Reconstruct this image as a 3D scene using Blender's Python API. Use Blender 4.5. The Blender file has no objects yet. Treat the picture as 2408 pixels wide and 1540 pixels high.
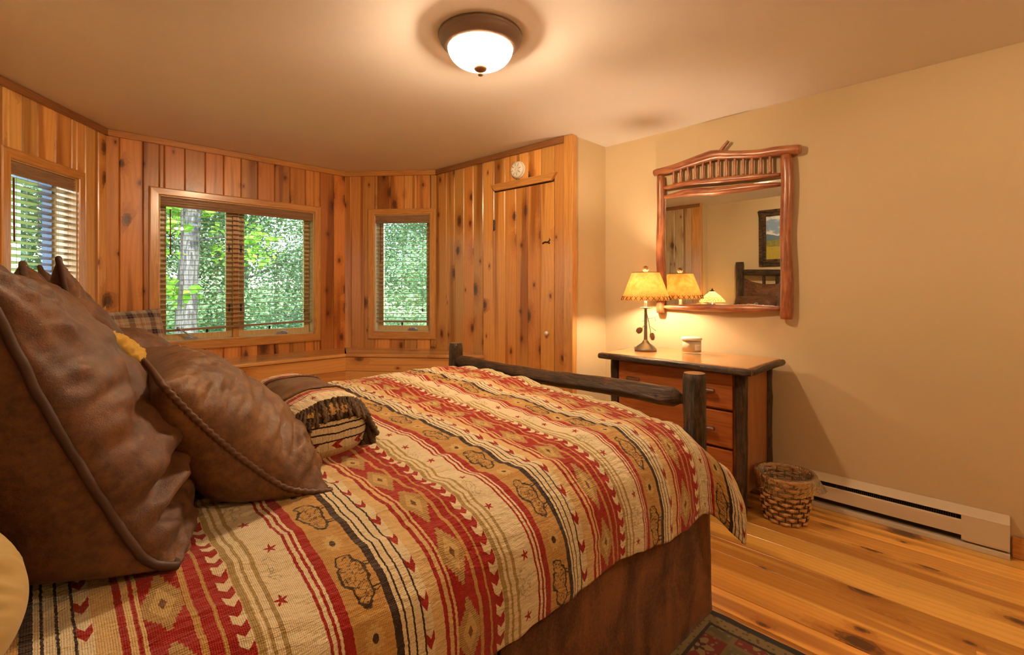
import bpy, bmesh, math, random
import numpy as np
from mathutils import Vector, Matrix, noise as mnoise

scn = bpy.context.scene
COL = scn.collection
random.seed(7)
rng = np.random.default_rng(7)

# ------------------------------------------------------------------ camera
CAM_H = 1.25
cam_d = bpy.data.cameras.new('camera')
cam_d.sensor_width = 36.0
cam_d.sensor_fit = 'HORIZONTAL'
cam_d.lens = 1128.0 / 2408.0 * 36.0
cam_d.shift_y = -88.0 / 2408.0
cam_d.clip_start = 0.02
cam_d.clip_end = 300
cam = bpy.data.objects.new('camera', cam_d)
COL.objects.link(cam)
cam.location = (0, 0, CAM_H)
cam.rotation_euler = (math.pi / 2, 0, math.atan2(0.711, 0.703) - math.pi / 2)
scn.camera = cam

# ------------------------------------------------------------------ sky, sun, exposure
world = bpy.data.worlds.new('world')
scn.world = world
world.use_nodes = True
wn = world.node_tree
wn.nodes.clear()
w_sky = wn.nodes.new('ShaderNodeTexSky')
w_sky.sky_type = 'NISHITA'
w_sky.sun_disc = False
w_sky.sun_elevation = math.radians(48)
w_sky.sun_rotation = math.radians(200)
w_bg = wn.nodes.new('ShaderNodeBackground')
w_bg.inputs['Strength'].default_value = 0.95
w_out = wn.nodes.new('ShaderNodeOutputWorld')
wn.links.new(w_sky.outputs[0], w_bg.inputs[0])
wn.links.new(w_bg.outputs[0], w_out.inputs[0])

sun_d = bpy.data.lights.new('sun', 'SUN')
sun_d.energy = 10.0
sun_d.color = (1.0, 0.95, 0.85)
sun_d.angle = math.radians(1.0)
sun = bpy.data.objects.new('sun', sun_d)
COL.objects.link(sun)
sun.rotation_euler = (math.radians(48), 0, math.radians(18))

CEILING_BULB_W = 82.0    # each of the two bulbs in the ceiling fixture
DOOR_BULB_W = 30.0       # the same in the fixture by the door, behind the camera
TABLE_LAMP_W = 13.0      # dresser lamp
NIGHT_LAMP_W = 11.0       # nightstand lamp
WARM = (1.0, 0.735, 0.455)

vs = scn.view_settings
scn.display_settings.display_device = 'sRGB'
vs.view_transform = 'Standard'
vs.look = 'None'
vs.gamma = 1.0
vs.use_curve_mapping = False
vs.exposure = 0.92
# ------------------------------------------------------------------ node helpers
class S:
    """socket wrapper with arithmetic"""
    def __init__(s, t, k): s.t, s.k = t, k
    def __add__(s, o): return s.t.m('ADD', s, o)
    def __radd__(s, o): return s.t.m('ADD', s, o)
    def __sub__(s, o): return s.t.m('SUBTRACT', s, o)
    def __rsub__(s, o): return s.t.m('SUBTRACT', o, s)
    def __mul__(s, o): return s.t.m('MULTIPLY', s, o)
    def __rmul__(s, o): return s.t.m('MULTIPLY', s, o)
    def __truediv__(s, o): return s.t.m('DIVIDE', s, o)
    def __lt__(s, o): return s.t.m('LESS_THAN', s, o)
    def __gt__(s, o): return s.t.m('GREATER_THAN', s, o)


class T:
    def __init__(self, name):
        self.mat = bpy.data.materials.new(name)
        self.mat.use_nodes = True
        self.nt = self.mat.node_tree
        self.nt.nodes.clear()
        self.out = self.nt.nodes.new('ShaderNodeOutputMaterial')

    def n(self, typ, **kw):
        nd = self.nt.nodes.new(typ)
        for k, v in kw.items():
            setattr(nd, k, v)
        return nd

    def put(self, sock, v):
        if isinstance(v, S):
            self.nt.links.new(v.k, sock)
        elif isinstance(v, (tuple, list)):
            if sock.type == 'RGBA' and len(v) == 3:
                v = (*v, 1.0)
            sock.default_value = v
        else:
            sock.default_value = v

    def m(self, op, a, b=0.0, c=None, clamp=False):
        nd = self.n('ShaderNodeMath', operation=op)
        nd.use_clamp = clamp
        self.put(nd.inputs[0], a)
        self.put(nd.inputs[1], b)
        if c is not None:
            self.put(nd.inputs[2], c)
        return S(self, nd.outputs[0])

    def fract(self, a): return self.m('FRACT', a)
    def abs(self, a): return self.m('ABSOLUTE', a)
    def floor(self, a): return self.m('FLOOR', a)
    def sin(self, a): return self.m('SINE', a)
    def cos(self, a): return self.m('COSINE', a)
    def sqrt(self, a): return self.m('SQRT', a)
    def pow(self, a, b): return self.m('POWER', a, b)
    def mn(self, a, b): return self.m('MINIMUM', a, b)
    def mx(self, a, b): return self.m('MAXIMUM', a, b)

    def ss(self, x, lo, hi):
        nd = self.n('ShaderNodeMapRange', interpolation_type='SMOOTHSTEP')
        self.put(nd.inputs['Value'], x)
        self.put(nd.inputs['From Min'], lo)
        self.put(nd.inputs['From Max'], hi)
        return S(self, nd.outputs['Result'])

    def coord(self, kind='Object'):
        nd = self.n('ShaderNodeTexCoord')
        return S(self, nd.outputs[kind])

    def sep(self, v):
        nd = self.n('ShaderNodeSeparateXYZ')
        self.put(nd.inputs[0], v)
        return [S(self, o) for o in nd.outputs]

    def vec(self, x, y, z=0.0):
        nd = self.n('ShaderNodeCombineXYZ')
        for i, q in enumerate((x, y, z)):
            self.put(nd.inputs[i], q)
        return S(self, nd.outputs[0])

    def rgb(self, v):
        nd = self.n('ShaderNodeRGB')
        nd.outputs[0].default_value = (*v, 1)
        return S(self, nd.outputs[0])

    def noise(self, vec, scale=1.0, detail=2.0, rough=0.5, dist=0.0):
        nd = self.n('ShaderNodeTexNoise')
        self.put(nd.inputs['Vector'], vec)
        nd.inputs['Scale'].default_value = scale
        nd.inputs['Detail'].default_value = detail
        nd.inputs['Roughness'].default_value = rough
        nd.inputs['Distortion'].default_value = dist
        return S(self, nd.outputs[0])

    def voro(self, vec, scale=1.0, feature='F1', dims='2D', rand=1.0):
        nd = self.n('ShaderNodeTexVoronoi', feature=feature, voronoi_dimensions=dims)
        self.put(nd.inputs['Vector'], vec)
        nd.inputs['Scale'].default_value = scale
        nd.inputs['Randomness'].default_value = rand
        return S(self, nd.outputs['Distance']), (S(self, nd.outputs['Color']) if feature != 'DISTANCE_TO_EDGE' else None)

    def mix(self, f, a, b, blend='MIX'):
        nd = self.n('ShaderNodeMix', data_type='RGBA', blend_type=blend)
        nd.clamp_factor = True
        self.put(nd.inputs[0], f)
        self.put(nd.inputs[6], a)
        self.put(nd.inputs[7], b)
        return S(self, nd.outputs[2])

    def ramp(self, f, stops, interp='LINEAR'):
        nd = self.n('ShaderNodeValToRGB')
        cr = nd.color_ramp
        cr.interpolation = interp
        while len(cr.elements) < len(stops):
            cr.elements.new(0.5)
        for e, (p, c) in zip(cr.elements, stops):
            e.position = p
            e.color = (*c, 1) if len(c) == 3 else c
        self.put(nd.inputs[0], f)
        return S(self, nd.outputs[0])

    def objinfo(self):
        nd = self.n('ShaderNodeObjectInfo')
        return S(self, nd.outputs['Color']), S(self, nd.outputs['Alpha']), S(self, nd.outputs['Random'])

    def bump(self, h, strength=0.3, dist=0.01, prev=None):
        nd = self.n('ShaderNodeBump')
        nd.inputs['Strength'].default_value = strength
        nd.inputs['Distance'].default_value = dist
        self.put(nd.inputs['Height'], h)
        if prev is not None:
            self.put(nd.inputs['Normal'], prev)
        return S(self, nd.outputs[0])

    def bsdf(self, color, rough=0.5, normal=None, spec=0.5, metal=0.0, coat=0.0, coat_rough=0.1, sheen=0.0, trans=0.0,
             emit=None, emit_s=0.0, alpha=None, ior=None):
        nd = self.n('ShaderNodeBsdfPrincipled')
        self.put(nd.inputs['Base Color'], color)
        self.put(nd.inputs['Roughness'], rough)
        self.put(nd.inputs['Specular IOR Level'], spec)
        self.put(nd.inputs['Metallic'], metal)
        self.put(nd.inputs['Coat Weight'], coat)
        self.put(nd.inputs['Coat Roughness'], coat_rough)
        self.put(nd.inputs['Sheen Weight'], sheen)
        self.put(nd.inputs['Transmission Weight'], trans)
        if ior: nd.inputs['IOR'].default_value = ior
        if alpha is not None: self.put(nd.inputs['Alpha'], alpha)
        if normal is not None: self.put(nd.inputs['Normal'], normal)
        if emit is not None:
            self.put(nd.inputs['Emission Color'], emit)
            self.put(nd.inputs['Emission Strength'], emit_s)
        return S(self, nd.outputs[0])

    def surf(self, sh):
        self.nt.links.new(sh.k, self.out.inputs['Surface'])
        return self.mat

    def addsh(self, a, b):
        nd = self.n('ShaderNodeAddShader')
        self.put(nd.inputs[0], a); self.put(nd.inputs[1], b)
        return S(self, nd.outputs[0])

    def mixsh(self, f, a, b):
        nd = self.n('ShaderNodeMixShader')
        self.put(nd.inputs[0], f)
        self.nt.links.new(a.k, nd.inputs[1]); self.nt.links.new(b.k, nd.inputs[2])
        return S(self, nd.outputs[0])


# ------------------------------------------------------------------ materials
def plain(name, col, rough=0.5, **kw):
    t = T(name)
    return t.surf(t.bsdf(col, rough, **kw))


def mat_pine(name, axis='Z', gloss=0.32, knot_scale=1.0, contrast=1.0, coat=0.25, coat_rough=0.18):
    """board: local x across, local `axis` along; object.color = tone + seed"""
    t = T(name)
    ocol, seed, _ = t.objinfo()
    x, y, z = t.sep(t.coord('Object'))
    a = x
    l = z if axis == 'Z' else y
    sd = seed * 37.0
    wob = t.noise(t.vec(a * 5.0, l * 1.2, sd), 1.0, 2.0)
    kv = t.vec(a * (6.4 / knot_scale) + sd * 1.7, l * (3.6 / knot_scale) + sd * 2.3, 0.0)
    kd, kc = t.voro(kv, 1.0)
    kr, kg, kb = t.sep(kc)
    thr = kr * kr * 0.135 + 0.030
    ex = t.ss(kg, 0.38, 0.42)
    irr = t.noise(t.vec(a * 60.0, l * 40.0, sd), 1.0, 2.0) * 0.9 + 0.55
    q = kd / thr * irr
    core = t.ss(q, 1.25, 0.75) * ex
    ring = t.ss(t.abs(q - 1.25), 0.3, 0.05) * ex
    halo = t.ss(q, 5.0, 0.8) * ex
    g = a * 70.0 + wob * 9.0 + halo * 3.5
    band = t.sin(g * 3.0) * 0.5 + 0.5
    band2 = t.sin(g * 7.3 + 1.0) * 0.5 + 0.5
    fib = t.noise(t.vec(a * 420.0, l * 7.0, sd), 1.0, 2.0)
    streak = t.ss(t.noise(t.vec(a * 9.0, l * 0.35, sd + 4.0), 1.0, 2.0, 0.5, 0.4), 0.52, 0.62)
    drk = t.mix(1.0, ocol, (0.66, 0.52, 0.40), 'MULTIPLY')
    lite = t.mix(1.0, ocol, (1.18, 1.2, 1.2), 'MULTIPLY')
    c = t.mix(streak * (0.95 * contrast), lite, drk)
    c = t.mix(t.pow(band, 2.0) * 0.30 * contrast, c, t.mix(1.0, c, (0.72, 0.58, 0.44), 'MULTIPLY'))
    c = t.mix(band2 * 0.12, c, t.mix(1.0, c, (0.70, 0.56, 0.45), 'MULTIPLY'))
    c = t.mix(t.ss(fib, 0.45, 0.75) * 0.22, c, t.mix(1.0, c, (0.62, 0.48, 0.38), 'MULTIPLY'))
    c = t.mix(halo * 0.65, c, t.mix(1.0, c, (0.58, 0.38, 0.24), 'MULTIPLY'))
    c = t.mix(core * 0.88, c, (0.060, 0.018, 0.007))
    c = t.mix(ring * 0.6, c, (0.035, 0.012, 0.005))
    b = t.bump(band * 0.4 + fib * 0.6 - core, 0.08, 0.004)
    return t.surf(t.bsdf(c, gloss, b, coat=coat, coat_rough=coat_rough))


def mat_paint(name, col, bump=0.12, scale=160.0, rough=0.85):
    t = T(name)
    v = t.coord('Object')
    n1 = t.noise(v, scale, 3.0, 0.6)
    n2 = t.noise(v, 1.3, 2.0)
    c = t.mix(n2, tuple(k * 0.96 for k in col), tuple(min(1, k * 1.04) for k in col))
    return t.surf(t.bsdf(c, rough, t.bump(n1, bump, 0.004), spec=0.25))


def mat_bark(name, base=(0.050, 0.026, 0.014), patch=(0.15, 0.055, 0.02), rough=0.42, axis='Z', sc=1.0):
    t = T(name)
    v = t.coord('Object')
    x, y, z = t.sep(v)
    k = {'Z': t.vec(x * 1.0, y * 1.0, z * 0.16), 'Y': t.vec(x, y * 0.16, z), 'X': t.vec(x * 0.16, y, z)}[axis]
    f = t.noise(k, 75.0 * sc, 6.0, 0.7, 0.9)
    f2 = t.noise(k, 260.0 * sc, 3.0, 0.6)
    p = t.ss(t.noise(v, 9.0, 3.0), 0.60, 0.68)
    c = t.mix(t.ss(f, .38, .66), tuple(q * 0.30 for q in base), tuple(q * 2.1 for q in base))
    c = t.mix(p * 0.75, c, patch)
    b = t.bump(f + f2 * 0.4, 1.0, 0.014)
    return t.surf(t.bsdf(c, rough, b, spec=.4, coat=0.12, coat_rough=0.3))


def mat_cedar(name, axis='Z', c1=(0.20, 0.052, 0.018), c2=(0.42, 0.15, 0.055)):
    t = T(name)
    v = t.coord('Object')
    x, y, z = t.sep(v)
    k = {'Z': t.vec(x, y, z * 0.10), 'Y': t.vec(x, y * 0.10, z), 'X': t.vec(x * 0.1, y, z)}[axis]
    f = t.noise(k, 60.0, 4.0, 0.6, 0.8)
    g = t.noise(v, 7.0, 3.0)
    c = t.mix(t.ss(f * 0.6 + g * 0.4, 0.36, 0.62), c1, c2)
    kd, kc = t.voro(v, 7.0, dims='3D')
    kn = t.ss(kd, 0.13, 0.06)
    c = t.mix(kn * 0.75, c, (0.05, 0.016, 0.008))
    return t.surf(t.bsdf(c, 0.35, t.bump(f, 0.25, 0.004), coat=0.35, coat_rough=0.2))


def mat_wood(name, c1, c2, axis='Y', gloss=0.3, scale=1.0, coat=0.3):
    """plain furniture wood with grain along axis"""
    t = T(name)
    v = t.coord('Object')
    x, y, z = t.sep(v)
    k = {'Z': t.vec(x, y, z * 0.07), 'Y': t.vec(x, y * 0.07, z), 'X': t.vec(x * 0.07, y, z)}[axis]
    n = t.noise(k, 18.0 * scale, 3.0, 0.55, 0.9)
    w = t.sin(n * 38.0) * 0.5 + 0.5
    f = t.noise(k, 240.0 * scale, 2.0)
    c = t.mix(w * 0.65 + f * 0.35, c1, c2)
    return t.surf(t.bsdf(c, gloss, t.bump(f, 0.06, 0.003), coat=coat, coat_rough=0.15))


def mat_leather(name, c1, c2, rough=0.42, bump=0.5, scale=420.0, coat=0.1):
    t = T(name)
    v = t.coord('Object')
    n1 = t.noise(v, 9.0, 4.0, 0.6)
    n2 = t.noise(v, 55.0, 4.0, 0.65)
    n3 = t.noise(v, scale, 3.0, 0.6)
    c = t.mix(t.ss(n1 * 0.5 + n2 * 0.5, 0.36, 0.66), c1, c2)
    h = n3 * 0.6 + n2 * 0.6
    r = n2 * 0.35 + (rough - 0.17)
    return t.surf(t.bsdf(c, r, t.bump(h, bump, 0.004), spec=.28, coat=coat, coat_rough=0.45, sheen=0.04))


def mat_glass(name, tint=(0.95, 1.0, 0.98), refl=1.0):
    t = T(name)
    tr = t.n('ShaderNodeBsdfTransparent'); tr.inputs[0].default_value = (*tint, 1)
    gl = t.n('ShaderNodeBsdfGlossy'); gl.inputs['Roughness'].default_value = 0.0
    fr = t.n('ShaderNodeFresnel'); fr.inputs['IOR'].default_value = 1.45
    gb = t.n('ShaderNodeNewGeometry')
    f = t.m('MULTIPLY', S(t, fr.outputs[0]) * (1.0 - S(t, gb.outputs['Backfacing'])), refl, clamp=True)
    return t.surf(t.mixsh(f, S(t, tr.outputs[0]), S(t, gl.outputs[0])))


# ------------------------------------------------------------------ geometry helpers
def put(ob, parent=None, loc=None, rot=None, M=None):
    COL.objects.link(ob)
    if parent is not None:
        ob.parent = parent
    if M is not None:
        ob.matrix_basis = M
    else:
        if loc is not None: ob.location = loc
        if rot is not None: ob.rotation_euler = rot
    return ob


def meta(ob, label=None, cat=None, group=None, kind=None):
    if label: ob['label'] = label
    if cat: ob['category'] = cat
    if group: ob['group'] = group
    if kind: ob['kind'] = kind
    return ob


def empty(name, loc=(0, 0, 0), rz=0.0, label=None, cat=None, group=None, kind=None, parent=None, M=None):
    ob = bpy.data.objects.new(name, None)
    ob.empty_display_size = 0.05
    put(ob, parent, loc, (0, 0, rz), M)
    return meta(ob, label, cat, group, kind)


def mk_mesh(name, verts, faces, mats=None, smooth=False, midx=None):
    me = bpy.data.meshes.new(name)
    me.from_pydata([tuple(v) for v in verts], [], [tuple(f) for f in faces])
    if mats is not None:
        for m in (mats if isinstance(mats, (list, tuple)) else [mats]):
            me.materials.append(m)
    if midx is not None:
        me.polygons.foreach_set('material_index', np.asarray(midx, dtype=np.int32))
    if smooth:
        me.polygons.foreach_set('use_smooth', np.ones(len(me.polygons), dtype=bool))
    me.update()
    return me


def obj(name, verts, faces, mats, parent=None, loc=None, rot=None, smooth=False, midx=None, M=None):
    return put(bpy.data.objects.new(name, mk_mesh(name, verts, faces, mats, smooth, midx)), parent, loc, rot, M)


def box_data(a, b):
    (x0, y0, z0), (x1, y1, z1) = a, b
    v = [(x0, y0, z0), (x1, y0, z0), (x1, y1, z0), (x0, y1, z0), (x0, y0, z1), (x1, y0, z1), (x1, y1, z1), (x0, y1, z1)]
    f = [(0, 3, 2, 1), (4, 5, 6, 7), (0, 1, 5, 4), (1, 2, 6, 5), (2, 3, 7, 6), (3, 0, 4, 7)]
    return v, f


def join(*parts):
    V, F = [], []
    for v, f in parts:
        o = len(V)
        V += [tuple(q) for q in v]
        F += [tuple(i + o for i in q) for q in f]
    return V, F


def bev_mesh(name, a, b, mat, bev=0.003, seg=1):
    v, f = box_data(a, b)
    bm = bmesh.new()
    vs_ = [bm.verts.new(q) for q in v]
    for q in f:
        bm.faces.new([vs_[i] for i in q])
    if bev > 0:
        bmesh.ops.bevel(bm, geom=list(bm.edges), offset=bev, segments=seg, affect='EDGES', profile=0.5)
    bmesh.ops.recalc_face_normals(bm, faces=list(bm.faces))
    me = bpy.data.meshes.new(name)
    bm.to_mesh(me)
    bm.free()
    if mat: me.materials.append(mat)
    return me


def box(name, a, b, mat, parent=None, bev=0.003, seg=1, loc=None, rot=None, color=None, M=None):
    """box between corners a and b (parent space); object origin at the centre"""
    c = tuple((p + q) / 2 for p, q in zip(a, b))
    h = tuple(abs(q - p) / 2 for p, q in zip(a, b))
    me = bev_mesh(name, tuple(-k for k in h), h, mat, min(bev, min(h) * 0.8), seg)
    ob = bpy.data.objects.new(name, me)
    put(ob, parent, loc if loc is not None else c, rot, M)
    if color is not None: ob.color = color
    return ob


def grid_faces(nu, nv, close_u=False, close_v=False, off=0):
    F = []
    for i in range(nu if close_u else nu - 1):
        for j in range(nv if close_v else nv - 1):
            a = i * nv + j
            b = ((i + 1) % nu) * nv + j
            c = ((i + 1) % nu) * nv + (j + 1) % nv
            d = i * nv + (j + 1) % nv
            F.append((a + off, b + off, c + off, d + off))
    return F


def tube_data(path, rad, n=14, caps=True, wob=0.0, seed=0.0, twist=None, wfreq=9.0):
    """tube along path; rad scalar/list; twist=(lobes, depth, turns_per_m) for rope"""
    P = np.array(path, float)
    m = len(P)
    rad = np.full(m, rad, float) if np.isscalar(rad) else np.array(rad, float)
    tan = np.gradient(P, axis=0)
    tan /= np.linalg.norm(tan, axis=1)[:, None] + 1e-12
    up = np.array([0, 0, 1.0]) if abs(tan[0][2]) < 0.9 else np.array([1.0, 0, 0])
    nrm = np.cross(tan[0], up); nrm /= np.linalg.norm(nrm)
    V = []
    s = 0.0
    for i in range(m):
        if i:
            s += np.linalg.norm(P[i] - P[i - 1])
            nrm = nrm - tan[i] * np.dot(nrm, tan[i]); nrm /= np.linalg.norm(nrm) + 1e-12
        bi = np.cross(tan[i], nrm)
        for j in range(n):
            th = 2 * math.pi * j / n
            r = rad[i]
            if wob:
                r *= 1 + wob * mnoise.noise((math.cos(th) * 0.9 + seed, math.sin(th) * 0.9 + seed * 2, s * wfreq)) \
                       + wob * 0.5 * mnoise.noise((math.cos(th) * 2.2 + seed, math.sin(th) * 2.2, s * wfreq * 3 + seed))
            if twist:
                r *= 1 + twist[1] * math.cos(twist[0] * th + 2 * math.pi * twist[2] * s)
            V.append(P[i] + (nrm * math.cos(th) + bi * math.sin(th)) * r)
    F = grid_faces(m, n, close_v=True)
    nside = len(F)
    if caps:
        V.append(P[0]); V.append(P[-1])
        a, b = len(V) - 2, len(V) - 1
        for j in range(n):
            F.append((a, j, (j + 1) % n))
            F.append((b, (m - 1) * n + (j + 1) % n, (m - 1) * n + j))
    return V, F, nside


def fix_normals(me):
    bm = bmesh.new(); bm.from_mesh(me)
    bmesh.ops.recalc_face_normals(bm, faces=list(bm.faces))
    bm.to_mesh(me); bm.free()


def tube(name, path, rad, mat, parent=None, n=14, caps=True, wob=0.0, seed=0.0, cap_mat=None, twist=None, smooth=True, wfreq=9.0):
    """object origin at the mean of the path"""
    P = np.array(path, float)
    c = P.mean(axis=0)
    V, F, ns = tube_data(P - c, rad, n, caps, wob, seed, twist, wfreq)
    mats = [mat] + ([cap_mat] if cap_mat else [])
    idx = [0] * ns + [1 if cap_mat else 0] * (len(F) - ns)
    me = mk_mesh(name, V, F, mats, smooth, idx)
    if caps:
        for p in me.polygons[ns:]:
            p.use_smooth = False
    fix_normals(me)
    return put(bpy.data.objects.new(name, me), parent, tuple(c))


def lathe_data(prof, n=40, ang=2 * math.pi):
    V, F = [], []
    full = abs(ang - 2 * math.pi) < 1e-6
    m = len(prof)
    k = n if full else n + 1
    for i in range(k):
        a = ang * i / n
        for r, z in prof:
            V.append((r * math.cos(a), r * math.sin(a), z))
    F = grid_faces(k, m, close_u=full)
    return V, F


def lathe(name, prof, mat, parent=None, loc=None, n=40, smooth=True, rot=None, M=None):
    V, F = lathe_data(prof, n)
    me = mk_mesh(name, V, F, mat, smooth)
    bm = bmesh.new(); bm.from_mesh(me)
    bmesh.ops.remove_doubles(bm, verts=list(bm.verts), dist=1e-6)
    bmesh.ops.recalc_face_normals(bm, faces=list(bm.faces))
    bm.to_mesh(me); bm.free()
    return put(bpy.data.objects.new(name, me), parent, loc, rot, M)


def crom(pts, n):
    """Catmull-Rom through pts, resampled to n points evenly by length"""
    P = np.array(pts, float)
    P = np.vstack([2 * P[0] - P[1], P, 2 * P[-1] - P[-2]])
    out = []
    for i in range(1, len(P) - 2):
        for t in np.linspace(0, 1, 24, endpoint=False):
            a, b, c, d = P[i - 1], P[i], P[i + 1], P[i + 2]
            out.append(0.5 * ((2 * b) + (c - a) * t + (2 * a - 5 * b + 4 * c - d) * t * t + (3 * b - 3 * c + d - a) * t ** 3))
    out.append(P[-2])
    out = np.array(out)
    s = np.concatenate([[0], np.cumsum(np.linalg.norm(np.diff(out, axis=0), axis=1))])
    q = np.linspace(0, s[-1], n)
    return np.stack([np.interp(q, s, out[:, k]) for k in range(out.shape[1])], axis=1), s[-1]


def fbm(x, y, z=0.0, o=3):
    return mnoise.fractal((x, y, z), 1.0, 2.0, o)


def sst(x, a, b):
    t = min(1.0, max(0.0, (x - a) / (b - a)))
    return t * t * (3 - 2 * t)
# ------------------------------------------------------------------ shared materials
M_PINE = mat_pine('knotty_pine', 'Z')
M_FLOOR = mat_pine('pine_floor', 'Y', gloss=0.36, knot_scale=1.25, coat=0.25)
M_TRIM = mat_wood('pine_trim', (0.44, 0.185, 0.045), (0.62, 0.30, 0.085), 'X', 0.3)
M_TRIMZ = mat_wood('pine_trim_upright', (0.46, 0.20, 0.05), (0.64, 0.32, 0.09), 'Z', 0.3)
M_CROWN = mat_wood('stained_crown', (0.20, 0.075, 0.022), (0.30, 0.125, 0.04), 'X', 0.35)
M_BENCH = mat_pine('bench_pine', 'Z', gloss=0.30, coat=1.0, contrast=0.7, coat_rough=0.24)
M_WALL = mat_paint('sage_beige_paint', (0.60, 0.47, 0.29))
M_CEIL = mat_paint('ceiling_paint', (0.82, 0.785, 0.775), 0.10, 220.0)
M_SIDING = mat_wood('brown_siding', (0.09, 0.042, 0.025), (0.15, 0.075, 0.04), 'X', 0.6, coat=0.0)
M_GLASS = mat_glass('window_glass')
M_SLAT = mat_wood('blind_slat_wood', (0.26, 0.15, 0.08), (0.38, 0.24, 0.14), 'X', 0.3, coat=.6)
M_CORD = plain('tan_cord', (0.45, 0.33, 0.18), 0.7)
M_NICKEL = plain('brushed_nickel', (0.55, 0.56, 0.58), 0.32, metal=1.0)
M_DARKMETAL = plain('dark_bronze', (0.05, 0.04, 0.035), 0.4, metal=0.8)
M_WHITE = plain('white_plastic', (0.80, 0.76, 0.68), 0.45)
M_JAMB = mat_wood('clear_pine_jamb', (0.58, 0.38, 0.15), (0.72, 0.52, 0.24), 'Z', 0.35)

CEIL = 2.40
A0, A1, A2, A3 = (-.42, 2.93), (-.197, 2.93), (-.197, 3.714), (.34, 4.477)
A4, A5, A6, A7 = (2.132, 4.477), (2.728, 3.782), (2.82, 2.216), (3.25, 2.216)
B0, B1 = (3.25, -1.6), (-.42, -1.6)


def wall(name, p, q, openings=(), mat=M_WALL, th=0.12, e0=0.0, e1=0.0):
    """wall object: local x along (left to right from inside), local +y outwards"""
    p, q = Vector(p), Vector(q)
    L = (q - p).length
    ang = math.atan2(q.y - p.y, q.x - p.x)
    parts = []
    x = -e0
    for (u0, u1, z0, z1) in sorted(openings):
        parts.append(box_data((x, 0, 0), (u0, th, CEIL)))
        if z0 > 0.01: parts.append(box_data((u0, 0, 0), (u1, th, z0)))
        parts.append(box_data((u0, 0, z1), (u1, th, CEIL)))
        x = u1
    parts.append(box_data((x, 0, 0), (L + e1, th, CEIL)))
    V, F = join(*parts)
    ob = obj(name, V, F, mat, None, (p.x, p.y, 0), (0, 0, ang))
    ob['kind'] = 'structure'
    return ob, L


def tone(k=None, base=(0.54, 0.275, 0.095), var=0.24):
    """object.color for a board: tone and seed"""
    f = 1 + random.uniform(-var, var)
    h = random.uniform(-0.10, 0.10)
    return (base[0] * f, base[1] * f * (1 + h), base[2] * f * (1 + 1.6 * h), random.random())


_pl_cache = {}


def plank(parent, u0, u1, z0, z1, mat=M_PINE, proud=0.012, y=0.0, name='plank', color=None, gap=0.0018, ch=0.006):
    w, h = u1 - u0 - gap, z1 - z0
    if w < 0.006 or h < 0.01: return None
    c = min(ch, w * 0.25)
    hw, hh = w / 2, h / 2
    key = (round(w, 4), round(h, 4), proud, mat.name, c)
    if key not in _pl_cache:
        # chamfered long edges (V groove), flat ends; front is -y
        V, F = [], []
        for z in (-hh, hh):
            V += [(-hw, 0, z), (-hw, -proud + c, z), (-hw + c, -proud, z), (hw - c, -proud, z), (hw, -proud + c, z), (hw, 0, z)]
        for i in range(6):
            j = (i + 1) % 6
            F.append((i, j, 6 + j, 6 + i))
        F += [(5, 4, 3, 2, 1, 0), (6, 7, 8, 9, 10, 11)]
        me = mk_mesh('plank', V, F, mat)
        fix_normals(me)
        _pl_cache[key] = me
    ob = bpy.data.objects.new(name, _pl_cache[key])
    put(ob, parent, ((u0 + u1) / 2, y, (z0 + z1) / 2))
    ob.color = color or tone()
    return ob


def clad(parent, bounds, opening=None, z0=0.0, z1=CEIL, mat=M_PINE, base=(0.54, 0.275, 0.095)):
    for a, b in zip(bounds[:-1], bounds[1:]):
        col = tone(base=base)
        if opening is None:
            plank(parent, a, b, z0, z1, mat, color=col); continue
        o0, o1, oz0, oz1 = opening
        if b <= o0 or a >= o1:
            plank(parent, a, b, z0, z1, mat, color=col); continue
        if a < o0: plank(parent, a, o0, z0, z1, mat, color=col, gap=0)
        if b > o1: plank(parent, o1, b, z0, z1, mat, color=col, gap=0)
        i0, i1 = max(a, o0), min(b, o1)
        plank(parent, i0, i1, z0, oz0, mat, color=tone(base=base))
        plank(parent, i0, i1, oz1, z1, mat, color=col)


# ------------------------------------------------------------------ floor and ceiling
fl, _f = box_data((-.55, -1.72, -.12), (3.37, 4.62, -.014))
floor = obj('floor', fl, _f, M_SIDING); floor['kind'] = 'structure'
cv, _f = box_data((-.55, -1.72, CEIL), (3.37, 4.62, CEIL + .12))
ceiling = obj('ceiling', cv, _f, M_CEIL); ceiling['kind'] = 'structure'

random.seed(21)
_fc = {}
xb = -0.42
fw = [0.128, 0.141, 0.132, 0.147, 0.136]
i = 0
while xb < 3.25:
    w = fw[i % 5]
    w = min(w, 3.25 - xb)
    segs = [(-1.6, random.uniform(-.6, .2)), None] if i % 3 == 1 else [(-1.6, 4.46)]
    if len(segs) == 2: segs = [segs[0], (segs[0][1], 4.46)]
    for (ya, yb) in segs:
        hw, hl, c = (w - .003) / 2, (yb - ya - .001) / 2, .0016
        V = []
        for yy in (-hl, hl):
            V += [(-hw, yy, -.014), (-hw, yy, -c), (-hw + c, yy, 0), (hw - c, yy, 0), (hw, yy, -c), (hw, yy, -.014)]
        F = [(k, (k + 1) % 6, 6 + (k + 1) % 6, 6 + k) for k in range(6)] + [(5, 4, 3, 2, 1, 0), (6, 7, 8, 9, 10, 11)]
        ob = obj('plank', V, F, M_FLOOR, floor, (xb + w / 2, (ya + yb) / 2, 0))
        fix_normals(ob.data)
        ob.color = tone(base=(0.80, 0.435, 0.10), var=0.18)
    xb += w
    i += 1

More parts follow.
